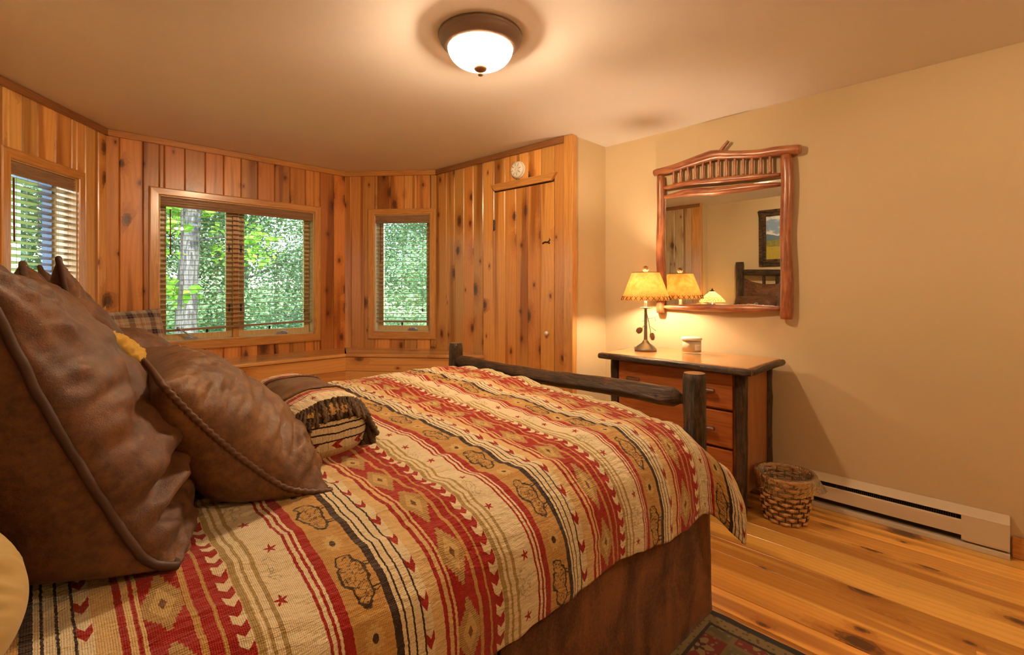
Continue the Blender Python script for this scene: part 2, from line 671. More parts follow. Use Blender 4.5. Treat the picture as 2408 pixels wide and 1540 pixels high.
# ------------------------------------------------------------------ walls
OP_C = (.315, 1.486, .85, 1.972)
OP_R = (.303, .849, .85, 1.977)
OP_L = (.127, .642, .85, 1.975)
w_c, L_c = wall('wall_bay_centre', A3, A4, [OP_C], M_SIDING, e0=.05, e1=.05)
w_r, L_r = wall('wall_bay_right', A4, A5, [OP_R], M_SIDING, e0=.05, e1=.05)
w_l, L_l = wall('wall_bay_left', A2, A3, [OP_L], M_SIDING, e0=.05, e1=.05)
w_d, L_d = wall('wall_closet', A5, A6, [], M_SIDING, e0=.05)
w_s, L_s = wall('wall_alcove', A1, A2, [], M_SIDING, e0=-.012, e1=.05)
w_t, L_t = wall('wall_return', A6, A7, [], M_WALL, e1=.1)
w_m, L_m = wall('wall_right', A7, B0, [], M_WALL, e0=.0, e1=.1)
w_b, L_b = wall('wall_back', B0, B1, [], M_WALL, e0=.1, e1=.1)
w_h, L_h = wall('wall_headboard', B1, A0, [], M_WALL, e0=.1, e1=.1)
w_q, L_q = wall('wall_nook', A0, A1, [], M_WALL, e0=.1)

random.seed(5)
clad(w_c, [0, 0.08, 0.217, 0.347, 0.478, 0.616, 0.746, 0.875, 1.004, 1.142, 1.272, 1.408, 1.542, 1.677, L_c], OP_C, base=(0.50, 0.205, 0.050))
clad(w_r, [0, 0.069, 0.197, 0.329, 0.46, 0.594, 0.72, 0.854, L_r], OP_R, base=(0.56, 0.255, 0.068))
clad(w_l, [0, 0.096, 0.221, 0.325, 0.46, 0.597, 0.72, 0.848, L_l], OP_L, base=(0.62, 0.33, 0.10))
clad(w_d, [0, 0.151, 0.265, 0.392, 0.515, 0.638, 0.772], None, base=(0.58, 0.275, 0.070))
clad(w_d, [0.772, 0.9, 1.023, 1.146, 1.276, 1.409], None, z0=2.10, base=(0.58, 0.275, 0.070))
clad(w_d, [1.409, 1.51], None, base=(0.46, 0.20, 0.055))
clad(w_s, [0.12, .25, .38, .52, .65, L_s], None, base=(0.44, 0.31, 0.16))

# ------------------------------------------------------------------ closet door
door = empty('door_1', M=w_d.matrix_basis @ Matrix.Translation((0.772, 0, 0)))
door['kind'] = 'structure'
for a, b in zip([0.0, .128, .251, .374, .504], [.128, .251, .374, .504, .637]):
    plank(door, a, b, 0.012, 2.075, color=tone(base=(0.60, 0.285, 0.072)), proud=0.016)
hv = [(-.02, 2.082), (.657, 2.082), (.70, 2.142), (-.03, 2.142)]
hv = [(0.03, 2.085), (.625, 2.085), (.672, 2.142), (-.022, 2.142)]
V = [(x, -.012, z) for x, z in hv] + [(x, -.036, z) for x, z in hv]
obj('head_casing', V, [(0, 1, 2, 3), (7, 6, 5, 4), (0, 4, 5, 1), (1, 5, 6, 2), (2, 6, 7, 3), (3, 7, 4, 0)], M_TRIM, door)
for z in (1.80, 0.30):
    hg = box('hinge', (.004, -.024, z - .042), (.020, -.015, z + .042), M_DARKMETAL, door, .002)
    tube('hinge_pin', [(-.002, -.006, -.044), (-.002, -.006, .044)], .005, M_DARKMETAL, hg, 8)
lathe('knob', [(0, 0), (.006, 0), (.006, .012), (.014, .016), (.017, .024), (.013, .032), (0, .034)], M_WHITE, door, (.585, -.016, .92), 20, rot=(math.pi / 2, 0, 0))
tube('hook_latch', [(.535, -.022, 1.615), (.56, -.026, 1.622), (.585, -.024, 1.618), (.605, -.022, 1.635), (.600, -.024, 1.645)], .004, M_DARKMETAL, door, 8)
for x in (.535, .595):
    lathe('hook_eye', [(0, 0), (.007, 0), (.006, .006), (0, .008)], M_DARKMETAL, door, (x, -.016, 1.612), 12, rot=(math.pi / 2, 0, 0))

# corner trim where the pine meets the painted return
def settle_on(ob, w):
    ob.matrix_basis = w.matrix_basis @ ob.matrix_basis
    ob['kind'] = 'structure'
    return ob


tr = settle_on(box('trim_6', (1.505, -.022, 0), (L_d + .018, .035, CEIL), M_TRIMZ, None, .003), w_d)
tr = settle_on(box('trim_7', (-.018, -.022, 0), (.12, .03, CEIL), M_TRIMZ, None, .003), w_s)

# crown boards
for k, (w, L) in enumerate(((w_l, L_l), (w_c, L_c), (w_r, L_r), (w_d, 1.505), (w_s, L_s))):
    ob = box('trim_%d' % (k + 1), (0, -.030, CEIL - .048), (L, -.0005, CEIL - .001), M_TRIM if k in (1, 2) else M_CROWN, None, .004)
    settle_on(ob, w)
    lip = box('bead', (-(L) / 2, -.0075 - .012, -.024), (L / 2, -.0075 + .010, -.017), M_TRIM if k in (1, 2) else M_CROWN, ob, .002)

# baseboards on the painted walls
bb = box('baseboard_right', (2.264, -.016, 0), (L_m, -.0005, .10), M_TRIM, None, .004); settle_on(bb, w_m)
bb = box('baseboard_back', (0, -.016, 0), (L_b, -.0005, .10), M_TRIM, None, .004); settle_on(bb, w_b)
bb = box('baseboard_headboard', (0, -.016, 0), (L_h, -.0005, .10), M_TRIM, None, .004); settle_on(bb, w_h)
bb = box('baseboard_return', (.02, -.016, 0), (L_t, -.0005, .10), M_TRIM, None, .004); settle_on(bb, w_t)


# ------------------------------------------------------------------ windows
def frame_data(x0, x1, z0, z1, w, y0, y1):
    return join(box_data((x0, y0, z0), (x0 + w, y1, z1)), box_data((x1 - w, y0, z0), (x1, y1, z1)),
                box_data((x0 + w, y0, z0), (x1 - w, y1, z0 + w)), box_data((x0 + w, y0, z1 - w), (x1 - w, y1, z1)))


def crank(parent, x, y, z, arm=0.0):
    c = empty('crank_handle', (x, y, z), parent=parent)
    V = [(-.05, .012, 0), (.05, .012, 0), (.05, -.022, 0), (-.05, -.022, 0), (-.03, .010, .02), (.03, .010, .02), (.03, -.008, .02), (-.03, -.008, .02)]
    obj('housing', V, [(0, 1, 2, 3), (7, 6, 5, 4), (0, 4, 5, 1), (1, 5, 6, 2), (2, 6, 7, 3), (3, 7, 4, 0)], M_NICKEL, c)
    if arm:
        p = [(0, -.008, .018), (-.02, -.03, .035), (-.07, -.05, .075), (-.10, -.055, .095)]
    else:
        p = [(0, -.006, .018), (.012, -.018, .028), (.03, -.02, .024), (.045, -.02, .012)]
    tube('lever', p, [.009, .007, .006, .007], M_NICKEL, c, 8)
    lathe('lever_knob', [(0, -.012), (.008, -.01), (.010, 0), (.008, .01), (0, .012)], M_NICKEL, c, p[-1], 12)
    return c


def casing(win, o, w=.062):
    u0, u1, z0, z1 = o
    U0, U1, Z0, Z1 = u0 - w, u1 + w * .93, z0 - .072, z1 + w * .9
    quads = [((u0, z0), (u0, z1), (U0, Z1), (U0, Z0)), ((u0, z1), (u1, z1), (U1, Z1), (U0, Z1)),
             ((u1, z1), (u1, z0), (U1, Z0), (U1, Z1)), ((u1, z0), (u0, z0), (U0, Z0), (U1, Z0))]
    for k, q in enumerate(quads):
        cx = sum(a for a, _ in q) / 4; cz = sum(b for _, b in q) / 4
        # inner lip, raised body with a rounded outer back-band
        n = [((a * .0 + a), b) for a, b in q]
        V = [(a - cx, -.010, b - cz) for a, b in q]
        ins = [(q[0][0], q[0][1]), (q[1][0], q[1][1]), (q[2][0], q[2][1]), (q[3][0], q[3][1])]
        def lerp(p, r, t): return (p[0] + (r[0] - p[0]) * t, p[1] + (r[1] - p[1]) * t)
        i0, i1 = lerp(q[0], q[3], .10), lerp(q[1], q[2], .10)
        j0, j1 = lerp(q[0], q[3], .86), lerp(q[1], q[2], .86)
        rows = [(q[0], q[1], -.010), (q[0], q[1], -.024), (i0, i1, -.029), (j0, j1, -.031), (q[3], q[2], -.026), (q[3], q[2], -.010)]
        V, F = [], []
        for a, b, y in rows:
            V += [(a[0] - cx, y, a[1] - cz), (b[0] - cx, y, b[1] - cz)]
        for r in range(6):
            s = (r + 1) % 6
            F.append((2 * r, 2 * r + 1, 2 * s + 1, 2 * s))
        F += [(0, 2, 4, 6, 8, 10), (11, 9, 7, 5, 3, 1)]
        ob = obj('casing', V, F, M_TRIMZ if k in (0, 2) else M_TRIM, win, (cx, 0, cz))
        fix_normals(ob.data)


def sash_frame(parent, x0, x1, z0, z1, y0, y1, name='sash', w=.045, M=None):
    cx, cz = (x0 + x1) / 2, (z0 + z1) / 2
    V, F = frame_data(x0 - cx, x1 - cx, z0 - cz, z1 - cz, w, y0, y1)
    s = obj(name, V, F, M_JAMB, parent, (cx, 0, cz))
    gy = (y0 + y1) / 2
    v, f = box_data((x0 - cx + w - .006, gy - .002, z0 - cz + w - .006), (x1 - cx - w + .006, gy + .002, z1 - cz - w + .006))
    obj('pane', v, f, M_GLASS, s)
    return s


def window(name, wl, o, panes, open_sash=False):
    u0, u1, z0, z1 = o
    win = empty(name, M=wl.matrix_basis.copy())
    win['kind'] = 'structure'
    casing(win, o)
    D = .13
    V, F = join(box_data((u0 - .012, -.012, z0), (u0 + .006, D, z1)), box_data((u1 - .006, -.012, z0), (u1 + .012, D, z1)),
                box_data((u0, -.012, z1 - .006), (u1, D, z1 + .012)), box_data((u0, -.012, z0 - .012), (u1, D, z0 + .006)))
    obj('jamb', V, F, M_JAMB, win)
    a0, a1 = u0 + .012, u1 - .012
    if panes == 2:
        mid = (.786 + .921) / 2 if name == 'window_2' else (u0 + u1) / 2
        box('mullion', (mid - .022, .055, z0 + .006), (mid + .022, .125, z1 - .006), M_TRIMZ, win, .002)
        s1 = sash_frame(win, a0, mid - .024, z0 + .008, z1 - .008, .078, .112)
        s2 = sash_frame(win, mid + .024, a1, z0 + .008, z1 - .008, .078, .112)
        crank(win, u0 + .22, .055, z0 + .008, 1)
        crank(win, u1 - .27, .055, z0 + .008, 0)
        for xs in (mid - .046, mid + .046):
            for zz in (1.10, 1.60):
                box('sash_lock', (xs - .006, .066, zz - .03), (xs + .006, .078, zz + .03), M_DARKMETAL, win, .002)
        for xs in (u0 + .33, u1 - .36):
            box('screen_tab', (xs - .008, .066, z0 + .055), (xs + .008, .078, z0 + .085), M_DARKMETAL, win, .002)
    elif not open_sash:
        s1 = sash_frame(win, a0, a1, z0 + .008, z1 - .008, .078, .112)
        crank(win, u1 - .19, .055, z0 + .008, 0)
        box('screen_tab', (u0 + .24, .066, z0 + .055), (u0 + .256, .078, z0 + .085), M_DARKMETAL, win, .002)
    else:
        # casement swung outwards on its right-hand stile
        wid = a1 - a0
        V, F = frame_data(-wid, 0, z0 + .008, z1 - .008, .045, -.017, .017)
        s = obj('sash', V, F, plain('blue_grey_cladding', (0.16, 0.24, 0.34), 0.4), win, (a1, .12, 0), (0, 0, math.radians(-66)))
        v, f = box_data((-wid + .04, -.002, z0 + .05), (-.04, .002, z1 - .05))
        obj('pane', v, f, mat_glass('open_sash_glass', refl=2.5), s)
        crank(win, u1 - .19, .055, z0 + .008, 0)
    return win


window('window_1', w_l, OP_L, 1, True)
window('window_2', w_c, OP_C, 2)
window('window_3', w_r, OP_R, 1)

# ------------------------------------------------------------------ blinds
_slat = {}


def blind(wl, o, label, tiltz=0.0, drop=.945, wand_u=None, pull_u=None, ladders=(), stops=24, tilt=0.0):
    u0, u1, z0, z1 = o
    wd = u1 - u0 - .012
    cx = (u0 + u1) / 2
    Mw = wl.matrix_basis @ Matrix.Translation((cx, .038, 0))
    b = empty('window_blind', M=Mw, label=label, cat='blind', group='wooden slat blinds in the bay windows')
    # ribbed valance
    prof = []
    for k in range(17):
        z = z1 - .006 - .075 * k / 16
        prof.append((-.040 - .004 * math.sin(k * math.pi / 2.0) * (1 if k % 2 else .3), z))
    V, F = [], []
    for s in (-wd / 2, wd / 2):
        V += [(s, y, z) for y, z in prof] + [(s, -.028, prof[-1][1]), (s, -.028, prof[0][1])]
    m = len(prof) + 2
    F = [(k, (k + 1) % m, m + (k + 1) % m, m + k) for k in range(m)] + [tuple(range(m))[::-1], tuple(range(m, 2 * m))]
    ob = obj('valance', V, F, M_SLAT, b); fix_normals(ob.data)
    box('headrail', (-wd / 2, -.026, z1 - .055), (wd / 2, .026, z1 - .007), M_SLAT, b, .002)
    top = z1 - .085
    n = int(round((top - drop) / .0395))
    key = round(wd, 4)
    if key not in _slat:
        V, F = [], []
        for s in (-wd / 2 + .003, wd / 2 - .003):
            for k in range(5):
                y = -.0245 + .049 * k / 4
                V.append((s, y, .0022 * math.cos(y / .0245 * 1.4) + .0013))
            for k in range(5):
                y = .0245 - .049 * k / 4
                V.append((s, y, .0022 * math.cos(y / .0245 * 1.4) - .0013))
        F = [(k, (k + 1) % 10, 10 + (k + 1) % 10, 10 + k) for k in range(10)] + [tuple(range(10))[::-1], tuple(range(10, 20))]
        me = mk_mesh('slat', V, F, M_SLAT); fix_normals(me)
        _slat[key] = me
    for k in range(n):
        z = top - (k + .3) * (top - drop) / n
        ob = bpy.data.objects.new('slat', _slat[key])
        put(ob, b, (0, 0, z), (tilt + random.uniform(-.015, .015), -tiltz * (k / n) ** 2, 0))
    box('bottom_rail', (-wd / 2 + .003, -.025, drop - .018), (wd / 2 - .003, .025, drop), M_SLAT, b, .004).rotation_euler = (0, -tiltz, 0)
    for lu in ladders:
        x = lu - cx
        for y in (-.027, .027):
            tube('ladder_cord', [(x, y, z1 - .05), (x, y, drop + .002 + tiltz * x)], .0009, M_CORD, b, 5)
    if wand_u is not None:
        x = wand_u - cx
        w = tube('tilt_wand', [(x, -.044, z1 - .10), (x + .002, -.046, 1.52)], .0042, plain('wand_brown', (0.16, 0.05, 0.02), 0.4), b, 8)
    if pull_u is not None:
        x = pull_u - cx
        for dx in (-.004, .004):
            tube('pull_cord', [(x + dx, -.044, z1 - .08), (x + dx * .5, -.046, 1.08)], .0011, M_CORD, b, 5)
        lathe('tassel', [(0, .03), (.004, .028), (.009, .006), (.009, 0), (0, 0)], plain('tassel_wood', (0.12, 0.04, 0.02), 0.4), b, (x, -.046, 1.045), 10)
    return b


blind(w_l, OP_L, 'wooden slat blind at the left bay window above the brown pillows', wand_u=.168, ladders=(.21, .36, .50, .60), drop=.945, tilt=-.20)
blind(w_c, OP_C, 'widest wooden slat blind, hanging slightly skewed in the double window', tiltz=.026, drop=.958, wand_u=.385, pull_u=1.40, ladders=(.47, .70, .90, 1.18, 1.39), tilt=.055)
blind(w_r, OP_R, 'narrow wooden slat blind at the right bay window beside the closet door', drop=.955, pull_u=.775, wand_u=.36, ladders=(.40, .58, .70), tilt=.06)

# ------------------------------------------------------------------ window seat
SEAT_Z = .69
bench = empty('window_bench', (1.24, 4.2, 0), label='built-in glossy pine window seat running round the bay below the windows', cat='bench')


def offset_pt(p, q, r, d):
    """inner offset of the corner q between edges p-q and q-r"""
    p, q, r = Vector(p), Vector(q), Vector(r)
    def nin(a, b):
        t = (b - a).normalized(); return Vector((t.y, -t.x))
    n1, n2 = nin(p, q), nin(q, r)
    t1, t2 = (q - p).normalized(), (r - q).normalized()
    a1, a2 = q + n1 * d, q + n2 * d
    den = t1.x * t2.y - t1.y * t2.x
    s = ((a2.x - a1.x) * t2.y - (a2.y - a1.y) * t2.x) / den
    return a1 + t1 * s


DEP = .43
in3, in4 = offset_pt(A2, A3, A4, DEP), offset_pt(A3, A4, A5, DEP)
tR = (Vector(A5) - Vector(A4)).normalized()
in5 = in4 + tR * ((2.742 - in4.x) / tR.x)
tL = (Vector(A3) - Vector(A2)).normalized()
in2 = in3 - tL * ((in3.x + .18) / tL.x)
secs = [(Vector(A2), Vector(A3), in3, in2), (Vector(A3), Vector(A4), in4, in3), (Vector(A4), Vector((2.732, 3.775)), in5, in4)]
bl = Vector((1.24, 4.2))
for k, (a, b, c, d) in enumerate(secs):
    t = (c - d).normalized(); nn = Vector((t.y, -t.x))
    # seat board with rounded nose, slightly over the front
    over = nn * .022
    ang = math.atan2(t.y, t.x)
    cen = (a + b + c + d) / 4
    R = Matrix.Rotation(-ang, 2)
    pts = [R @ (p - cen) for p in (a, b, c + over, d + over)]
    # local: x along, z thickness; board material runs along local z, so lay the mesh in x-z
    bm = bmesh.new()
    lo = [bm.verts.new((p.y, 0, p.x)) for p in pts]
    hi = [bm.verts.new((p.y, .03, p.x)) for p in pts]
    bm.faces.new(lo); bm.faces.new(hi[::-1])
    for i in range(4): bm.faces.new((lo[i], hi[i], hi[(i + 1) % 4], lo[(i + 1) % 4]))
    bmesh.ops.recalc_face_normals(bm, faces=list(bm.faces))
    bmesh.ops.bevel(bm, geom=[e for e in bm.edges if set(e.verts) in ({hi[2], hi[3]}, {lo[2], lo[3]})], offset=.011, segments=3, affect='EDGES', profile=.5)
    me = bpy.data.meshes.new('seat_board'); bm.to_mesh(me); bm.free()
    me.materials.append(M_BENCH)
    # local (x,y,z) -> bench: (across, up, along)
    Rz = Matrix.Rotation(ang, 4, 'Z')
    perm = Matrix(((0, 0, 1, 0), (1, 0, 0, 0), (0, 1, 0, 0), (0, 0, 0, 1)))
    M = Matrix.Translation((cen.x - bl.x, cen.y - bl.y, SEAT_Z - .03)) @ Rz @ perm
    ob = put(bpy.data.objects.new('seat_board', me), bench, M=M)
    ob.color = (0.60, 0.32, 0.105, .37 + k * .21)
    # horizontal front boards
    Lf = (c - d).length
    fr = empty('front_panel', parent=bench, M=Matrix.Translation((d.x - bl.x, d.y - bl.y, 0)) @ Rz)
    zt = SEAT_Z - .032
    while zt > .03:
        zb = max(0.0, zt - .122)
        Mp = Matrix.Translation((Lf / 2, 0, (zt + zb) / 2)) @ Matrix.Rotation(math.pi / 2, 4, 'Y')
        pl = plank(fr, -(zt - zb) / 2, (zt - zb) / 2, -Lf / 2, Lf / 2, M_BENCH, color=tone(base=(0.56, 0.29, 0.09), var=.10), proud=.016)
        pl.matrix_basis = Mp
        zt = zb
# ------------------------------------------------------------------ lamps
def mat_bulb(name, watts, r, color=WARM):
    t = T(name)
    e = t.n('ShaderNodeEmission')
    e.inputs[0].default_value = (*color, 1)
    e.inputs[1].default_value = watts / (math.pi * 4 * math.pi * r * r)
    return t.surf(S(t, e.outputs[0]))


def bulb(parent, loc, r, watts, name='bulb', rot=None):
    prof = [(0, -r)] + [(r * math.sin(a), -r * math.cos(a)) for a in np.linspace(.2, 2.6, 12)] + [(r * .45, r * 1.15), (r * .42, r * 1.5), (0, r * 1.5)]
    return lathe(name, prof, mat_bulb(name + '_glow', watts, r), parent, loc, 20, rot=rot)


# flush ceiling fixtures
FIX = (1.424, 1.643)
M_PEWTER = plain('pewter_ring', (0.26, 0.19, 0.16), 0.42, metal=0.35)
td = T('ribbed_glass')
_x, _y, _z = td.sep(td.coord('Object'))
ang = td.m('ARCTAN2', _y, _x)
rib = td.sin(ang * 74.0) * 0.5 + 0.5
fr = td.n('ShaderNodeBsdfTranslucent'); td.put(fr.inputs[0], td.mix(rib, (0.98, 0.90, 0.84), (0.90, 0.78, 0.70)))
tp = td.n('ShaderNodeBsdfTransparent'); td.put(tp.inputs[0], (1, .98, .95))
gl = td.n('ShaderNodeBsdfGlossy'); gl.inputs['Roughness'].default_value = 0.08
ms = td.mixsh(rib * 0.20 + 0.15, S(td, fr.outputs[0]), S(td, tp.outputs[0]))
M_DOME = td.surf(td.mixsh(0.05, ms, S(td, gl.outputs[0])))
M_FIN = plain('bronze_finial', (0.22, 0.12, 0.07), 0.35, metal=0.6)
V, F = [], []
NR, NP = 296, 22
for i in range(NR):
    a = 2 * math.pi * i / NR
    for k in range(NP):
        f = k / (NP - 1) * math.pi / 2
        r = .1455 * math.cos(f) ** .8 if k < NP - 1 else 0.004
        z = -.056 - .088 * math.sin(f)
        r *= 1 + .010 * math.cos(74 * a) * (1 - k / (NP - 1)) ** .3
        V.append((r * math.cos(a), r * math.sin(a), z))
dome_me = mk_mesh('glass_dome', V, grid_faces(NR, NP, close_u=True), M_DOME, True)


def ceiling_fixture(x, y, watts, label):
    fx = empty('ceiling_light', (x, y, CEIL), label=label, cat='ceiling light')
    lathe('ring', [(0, -.002), (.186, -.002), (.189, -.010), (.186, -.018), (.181, -.022), (.181, -.030), (.174, -.036), (.172, -.044), (.163, -.049), (.160, -.056), (.150, -.060), (.147, -.062), (.143, -.058), (.140, -.03), (0, -.02)],
          M_PEWTER, fx, (0, 0, 0), 72)
    put(bpy.data.objects.new('glass_dome', dome_me), fx)
    lathe('finial', [(0, -.138), (.028, -.141), (.031, -.147), (.027, -.156), (.015, -.163), (.007, -.166), (.007, -.169), (.012, -.175), (.010, -.181), (0, -.184)], M_FIN, fx, (0, 0, 0), 24)
    for dx, dy in ((.046, -.022), (-.044, .024)):
        bulb(fx, (dx, dy, -.084), .024, watts)


ceiling_fixture(FIX[0], FIX[1], CEILING_BULB_W, 'flush ceiling light with ribbed glass dome and bronze ring above the bed')
ceiling_fixture(1.75, -.85, DOOR_BULB_W, 'second flush ceiling light near the door behind the viewer')


def pinecone(name, parent, loc, r, h, mat, rot=None):
    V, F = [], []
    pv, pf = lathe_data([(0, -h * .5), (r * .45, -h * .42), (r * .62, -h * .1), (r * .5, h * .25), (r * .2, h * .46), (0, h * .5)], 10)
    V += pv; F += pf
    rows = 8
    for k in range(rows):
        t = (k + .4) / rows
        z = -h * .5 + h * t
        rr = r * (math.sin(math.pi * min(1, t * .78 + .14)) ** .7)
        n = 9
        for j in range(n):
            a = 2 * math.pi * (j + .5 * (k % 2)) / n
            ca, sa = math.cos(a), math.sin(a)
            w = rr * .36
            o = len(V)
            b = rr * .5
            def P(rad, side, dz): return (ca * rad - sa * side, sa * rad + ca * side, z + dz)
            V += [P(b, -w * .5, -h * .02), P(b, w * .5, -h * .02), P(rr, w, h * .02), P(rr * 1.08, 0, h * .065), P(rr, -w, h * .02), P(rr * .96, 0, -h * .035)]
            F += [(o, o + 4, o + 3, o + 2, o + 1), (o, o + 1, o + 2, o + 5), (o, o + 5, o + 4), (o + 5, o + 2, o + 3), (o + 5, o + 3, o + 4)]
    return obj(name, V, F, mat, parent, loc, rot)


DTOP = .835
# table lamp on the dresser
LX, LY = 2.965, 1.695
lamp = empty('table_lamp', (LX, LY, DTOP), label='table lamp with laced rawhide shade and pine cones on the dresser', cat='lamp')
M_IRON = plain('antique_grey_metal', (0.23, 0.20, 0.15), 0.42, metal=0.55)
M_CONE = plain('pine_cone_brown', (0.30, 0.15, 0.06), 0.6)
M_TWIG = plain('grey_twig', (0.17, 0.13, 0.10), 0.6)
lathe('base', [(0, 0), (.072, 0), (.074, .006), (.073, .014), (.069, .018), (.060, .030), (.040, .044), (.026, .054), (.022, .062), (.018, .068), (.013, .076), (0, .076)], M_IRON, lamp, (0, 0, 0), 40)
lathe('stem', [(0, .07), (.0125, .07), (.012, .10), (.010, .24), (.009, .285), (.012, .288), (.036, .292), (.037, .296), (.012, .298), (0, .298)], M_IRON, lamp, (0, 0, 0), 24)
lathe('candle_sleeve', [(0, .296), (.010, .296), (.010, .37), (0, .37)], plain('ivory_sleeve', (0.8, 0.72, 0.55), 0.5), lamp, (0, 0, 0), 16)
_f = F_DIR = Vector((.703, .711, 0)); _r = Vector((.711, -.703, 0))


def LP(px, z, t=0.0):       # sideways (photo right) offset and height on the lamp
    v = _r * px - Vector((.703, .711, 0)) * (.014 + t)
    return (v.x, v.y, z)


tw = tube('twig', [LP(-.002, .285), LP(.008, .235), LP(.017, .20), LP(.022, .17), LP(.030, .13), LP(.033, .105)], [.003, .003, .0028, .0026, .0022, .0016], M_TWIG, lamp, 7)
for pts in ([LP(.010, .222), LP(.036, .221), LP(.052, .228), LP(.066, .234), LP(.078, .232)], [LP(.058, .230), LP(.062, .215), LP(.063, .203)],
            [LP(.014, .205), LP(-.008, .206), LP(-.03, .202)], [LP(.016, .203), LP(0, .19), LP(-.018, .168), LP(-.028, .155)],
            [LP(-.010, .178), LP(.002, .168), LP(.008, .158)], [LP(.028, .168), LP(.045, .152), LP(.066, .137)]):
    q = np.array(pts) - np.array(tw.location)
    tube('twig_spur', q, .0017, M_TWIG, tw, 6)
pinecone('pine_cone', lamp, LP(-.048, .140, .004), .020, .045, M_CONE, (.5, .7, 0))
pinecone('pine_cone', lamp, LP(.040, .098, .004), .018, .052, M_CONE, (2.9, .1, 0))
ts = T('rawhide_shade')
v = ts.coord('Object')
n1 = ts.noise(v, 9.0, 4.0, .6, .5)
n2 = ts.noise(v, 40.0, 3.0)
hc = ts.mix(ts.ss(n1 * .7 + n2 * .3, .35, .65), (0.60, 0.36, 0.13), (0.84, 0.62, 0.30))
df = ts.n('ShaderNodeBsdfDiffuse'); ts.put(df.inputs[0], hc)
tl = ts.n('ShaderNodeBsdfTranslucent'); ts.put(tl.inputs[0], hc)
M_SHADE = ts.surf(ts.mixsh(.45, S(ts, df.outputs[0]), S(ts, tl.outputs[0])))
Z0, Z1, R0, R1 = .345, .535, .163, .092
sh = lathe('shade', [(R0, Z0), (R1, Z1), (R1 - .0016, Z1), (R0 - .0016, Z0), (R0, Z0)], M_SHADE, lamp, (0, 0, 0), 64)
M_LACE = plain('dark_lace', (0.05, 0.022, 0.010), 0.7)
M_STUD = plain('brass_eyelet', (0.8, 0.55, 0.22), 0.35, metal=0.8)
for i in range(3):
    pass
V, F = [], []
for s in (-1, 1):
    a, b, _ = tube_data([(-.011 * s, 0, 0), (0, -.002, .014), (.011 * s, 0, .028)], .0016, 5)
    V, F = join((V, F), (a, b))
lace_me = mk_mesh('lace_stitch', V, F, M_LACE, True)
NL = 26
sl = math.atan2(R0 - R1, Z1 - Z0)
for i in range(NL):
    a = 2 * math.pi * i / NL
    M = Matrix.Rotation(a, 4, 'Z') @ Matrix.Translation((0, -R0 - .001, Z0 + .002)) @ Matrix.Rotation(-sl, 4, 'X')
    put(bpy.data.objects.new('lace_stitch', lace_me), sh, M=M)
st_me = mk_mesh('eyelet', *lathe_data([(0, .0015), (.0022, .001), (.0026, 0), (0, 0)], 8), M_STUD, True)
for i in range(NL * 2):
    a = 2 * math.pi * (i + .5) / (NL * 2)
    zz = .033
    M = Matrix.Rotation(a, 4, 'Z') @ Matrix.Translation((0, -(R0 - math.tan(sl) * zz) - .0005, Z0 + zz)) @ Matrix.Rotation(math.pi / 2 - sl, 4, 'X')
    put(bpy.data.objects.new('eyelet', st_me), sh, M=M)
tube('shade_rim', [(R1 * math.cos(a), R1 * math.sin(a), Z1) for a in np.linspace(0, 2 * math.pi, 49)], .0022, plain('rim_lace', (0.22, 0.10, 0.035), .6), lamp, 6, caps=False)
for a in (0, 2.1, 4.2):
    tube('harp', [(0, 0, Z1 - .006), (R1 * .99 * math.cos(a), R1 * .99 * math.sin(a), Z1 - .004)], .0016, M_IRON, lamp, 6)
lathe('finial_post', [(0, Z1 - .01), (.003, Z1 - .01), (.003, Z1 + .006), (0, Z1 + .006)], M_IRON, lamp, (0, 0, 0), 8)
pinecone('finial_cone', lamp, (0, 0, Z1 + .026), .021, .042, M_CONE)
bulb(lamp, (0, 0, .42), .026, TABLE_LAMP_W)
tube('power_cord', [(-.01, .070, .004), (.02, .10, .006), (.06, .12, .010), (.10, .115, .004), (.15, .12, .004), (.20, .15, .004)], .0025, plain('black_cord', (.02, .02, .02), .5), lamp, 6)
# ------------------------------------------------------------------ log bed
M_BARKZ = mat_bark('hickory_bark_upright', axis='Z')
M_BARKY = mat_bark('hickory_bark_cross', axis='Y')
M_BARKX = mat_bark('hickory_bark_length', axis='X')
M_CUT = mat_wood('cut_log_end', (0.16, 0.075, 0.03), (0.26, 0.13, 0.055), 'X', .4)
M_TENON = plain('peeled_tenon', (0.50, 0.28, 0.12), .5)
FX, HX, NY, FY = 1.827, -.315, .835, 2.345      # foot, head; near and far post lines

bed = empty('log_bed', (.82, 1.69, 0), label='hickory log bed frame with bark-covered foot rail and tall headboard', cat='bed')
BO = Vector((.82, 1.69, 0))


def rel(pts): return [tuple(Vector(p) - BO) for p in pts]


def log(name, p, q, r0, r1, mat, parent, seed, n=18, seg=26, wob=.07, bend=.006, dome=.012, cap=M_CUT):
    p, q = Vector(p), Vector(q)
    L = (q - p).length
    pts, rad = [], []
    d = (q - p).normalized()
    for i in range(seg + 1):
        t = i / seg
        c = p.lerp(q, t) + Vector((mnoise.noise((t * 2.3, seed, 1)), mnoise.noise((t * 2.3, seed, 5)), mnoise.noise((t * 2.3, seed, 9)))) * bend * math.sin(math.pi * min(1, t * 1.0))
        pts.append(c); rad.append((r0 + (r1 - r0) * t) * (1 + .05 * mnoise.noise((t * L * 6, seed * 3, 0))))
    # rounded shoulders on both ends
    pts = [p - d * 0.0] + pts[1:-1] + [q]
    rad[0] *= .9; rad[-1] *= .9
    return tube(name, rel(pts), rad, mat, parent, n, True, wob, seed, cap)


